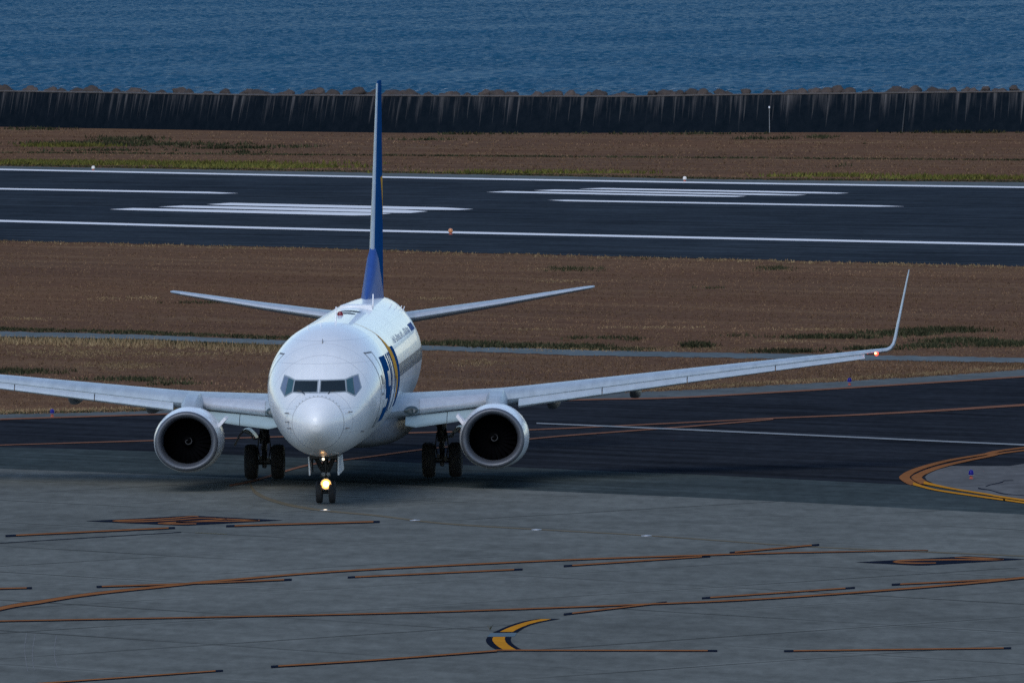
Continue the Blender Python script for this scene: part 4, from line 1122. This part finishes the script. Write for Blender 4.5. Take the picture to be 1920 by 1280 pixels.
# antennas, beacon and two dark ovals on the roof
def roof(a, x, off=0):
    w, zt, zb, zc = sec(a); return P(x, a, zc+(zt-zc)*math.sqrt(max(0, 1-(x/w)**2))+off)
p = roof(9.0, .12)
MB().plate([P(.12, 8.9, p[2]-.02), P(.12, 9.2, p[2]-.02), P(.12, 9.36, p[2]+.42), P(.12, 9.24, p[2]+.42)], .035).build('blade_antenna', 'white_plain', plane, 0)
p = roof(13.5, 0); MB().revolve([(-.02, .10), (.05, .095), (.11, .065), (.13, .001)], p, 'z', 16).build('beacon', 'red', plane)
p = roof(21., .1); MB().loft([[P(.10+q*k[0], 20.5+k[1], p[2]+zz) for k in ((-.55, 0), (.55, 0), (.5, 1.2), (-.5, 1.2))] for q, zz in ((1, -.22), (.92, .07))]).build('antenna_fairing', 'white_plain', plane, 0)
MB().plate([P(.62, 21.0, p[2]-.06), P(.62, 21.2, p[2]-.06), P(.62, 21.3, p[2]+.40), P(.62, 21.2, p[2]+.40)], .03).build('blade_antenna', 'white_plain', plane, 0)
for a, x in ((15.3, .05), (17.2, .12)):
    w, zt, zb, zc = sec(a); th = math.asin(x/w); ring = []
    ring = [skin(a+.55*math.sin(q), th+.18*math.cos(q), .008) for q in [2*math.pi*k/20 for k in range(20)]]
    MB().add(ring+[skin(a, th, .008)], [(i, (i+1) % 20, 20) for i in range(20)]).build('roof_oval', 'black', plane, 0)
for a, x in ((4.2, -.02), (6.5, -.2), (6.9, .25), (6.5, -.6)):
    p = roof(a, x); MB().plate([(p[0], p[1]-.06, p[2]-.02), (p[0], p[1]+.12, p[2]-.02), (p[0], p[1]+.14, p[2]+.12), (p[0], p[1]+.06, p[2]+.12)], .02).build('blade_antenna', 'seam' if x == -.02 else 'white_plain', plane, 0)
# static wicks at the tail side
for k in range(4):
    p = skin(26.5+k*1.3, R(28+5*k)); MB().tube(p, p+Vector((.05, 0, .13)), .018, .014, 6).build('drain_mast', 'white_plain', plane)

# ------------------------------------------------------------------ airfield lamps
def taxi_lamp(u, v, label):
    g = G(u, v); e_ = empty('taxiway_light', (g.x, g.y, .04), label=label, category='taxiway light', group='blue taxiway edge lights')
    MB().revolve([(0, .075), (.02, .055), (.12, .042), (.125, .001)], (0, 0, 0), 'z', 14).build('stem', 'orange_stem', e_)
    MB().revolve([(.11, .001), (.11, .09), (.125, .09), (.13, .06)], (0, 0, 0), 'z', 16).build('collar', 'gear_light', e_)
    MB().revolve([(.125, .080), (.20, .086), (.25, .072), (.28, .036), (.288, .001)], (0, 0, 0), 'z', 16).build('dome', 'blue_lens', e_)
taxi_lamp(1821, 899.5, 'blue-domed taxiway edge light on the grey paved island at the right edge')
taxi_lamp(1593, 724, 'blue-domed taxiway edge light on the far shoulder below the winglet')
taxi_lamp(98, 783, 'blue-domed taxiway edge light on the far shoulder beneath the left wing')
def rw_lamp(u, v, label, amber):
    g = G(u, v); e_ = empty('runway_light', (g.x, g.y, .025), label=label, category='runway light', group='runway edge lights')
    MB().revolve([(0, .11), (.05, .085), (.13, .08), (.135, .001)], (0, 0, 0), 'z', 14).build('base', 'orange_stem', e_)
    MB().revolve([(.125, .12), (.16, .13), (.27, .12), (.33, .08), (.345, .001)], (0, 0, 0), 'z', 16).build('lens', amber, e_)
rw_lamp(175, 320.5, 'small white runway edge light on the far shoulder, at the left', 'white_lens')
rw_lamp(1284, 341, 'small white runway edge light on the far shoulder, right of the tail fin', 'white_lens')
rw_lamp(845, 440.5, 'small amber runway edge light beside the near white edge line', 'amber')
for u, v, lab, mt in ((610, 958.5, 'small metal ground light with a painted glint just ahead of the nose wheels', 'small_emit'), (778, 977.5, 'unlit metal ground light nearest the nose on the faint yellow line', 'metal'),  # first lens glows to imitate the taxi lamp glinting on metal
                      (1006, 995, 'unlit metal ground light midway on the faint yellow line', 'metal'), (1212, 1006.5, 'unlit metal ground light farthest right on the faint yellow line', 'metal')):
    g = G(u, v); e_ = empty('ground_light', (g.x, g.y, .036), label=lab, category='ground light', group='inset ground lights')
    MB().revolve([(0, .16), (.014, .15), (.02, .07)], (0, 0, 0), 'z', 20, cap1=True).build('ring', 'metal', e_)
    MB().revolve([(.0, .07), (.022, .06), (.03, .03), (.031, .001)], (0, 0, 0), 'z', 14).build('lens', mt, e_)
# weed in the joint by the hook marking
g = G(919, 1183); mb = MB()
for k in range(9):
    a = random.uniform(0, 6.28); h = random.uniform(.05, .16); l = random.uniform(.02, .09)
    mb.add([(g.x-.01, g.y, .045), (g.x+.01, g.y, .045), (g.x+l*math.cos(a), g.y+l*math.sin(a), .045+h)], [(0, 1, 2)])
tag(mb.build('weed', 'b_green', smooth=0), 'tiny dark weed growing in the apron near the yellow hook marking', 'weed')

# ------------------------------------------------------------------ light
SUN_EL, SUN_AZ = R(42), R(198)          # azimuth clockwise from +Y
w = bpy.data.worlds.new('World'); scene.world = w; w.use_nodes = True
nt = w.node_tree; bg = nt.nodes['Background']
sky = nt.nodes.new('ShaderNodeTexSky'); sky.sky_type = 'NISHITA'; sky.sun_disc = False
sky.sun_elevation = SUN_EL; sky.sun_rotation = SUN_AZ; sky.air_density = 1.0; sky.dust_density = .4; sky.ozone_density = 3.0
nt.links.new(sky.outputs[0], bg.inputs[0]); bg.inputs[1].default_value = .125
sd = bpy.data.lights.new('sun', 'SUN'); sd.energy = 1.05; sd.angle = R(35); sd.color = (1, .97, .93)
so = bpy.data.objects.new('sun', sd); COL.objects.link(so)
dirv = Vector((math.sin(SUN_AZ)*math.cos(SUN_EL), math.cos(SUN_AZ)*math.cos(SUN_EL), math.sin(SUN_EL)))
so.rotation_euler = (-dirv).to_track_quat('-Z', 'Y').to_euler(); so.location = (0, 0, 200)
vs_ = scene.view_settings; vs_.view_transform = 'Standard'; vs_.look = 'None'; vs_.exposure = 0.42; vs_.gamma = 1.0
scene.render.engine = 'CYCLES'
scene.cycles.max_bounces = 6; scene.cycles.use_denoising = False
scene.cycles.sample_clamp_indirect = 1.0
for k in ('taxi_rim', 'red_emit', 'red_hot'): M[k].cycles.emission_sampling = 'NONE'
M['small_emit'].cycles.emission_sampling = 'NONE'
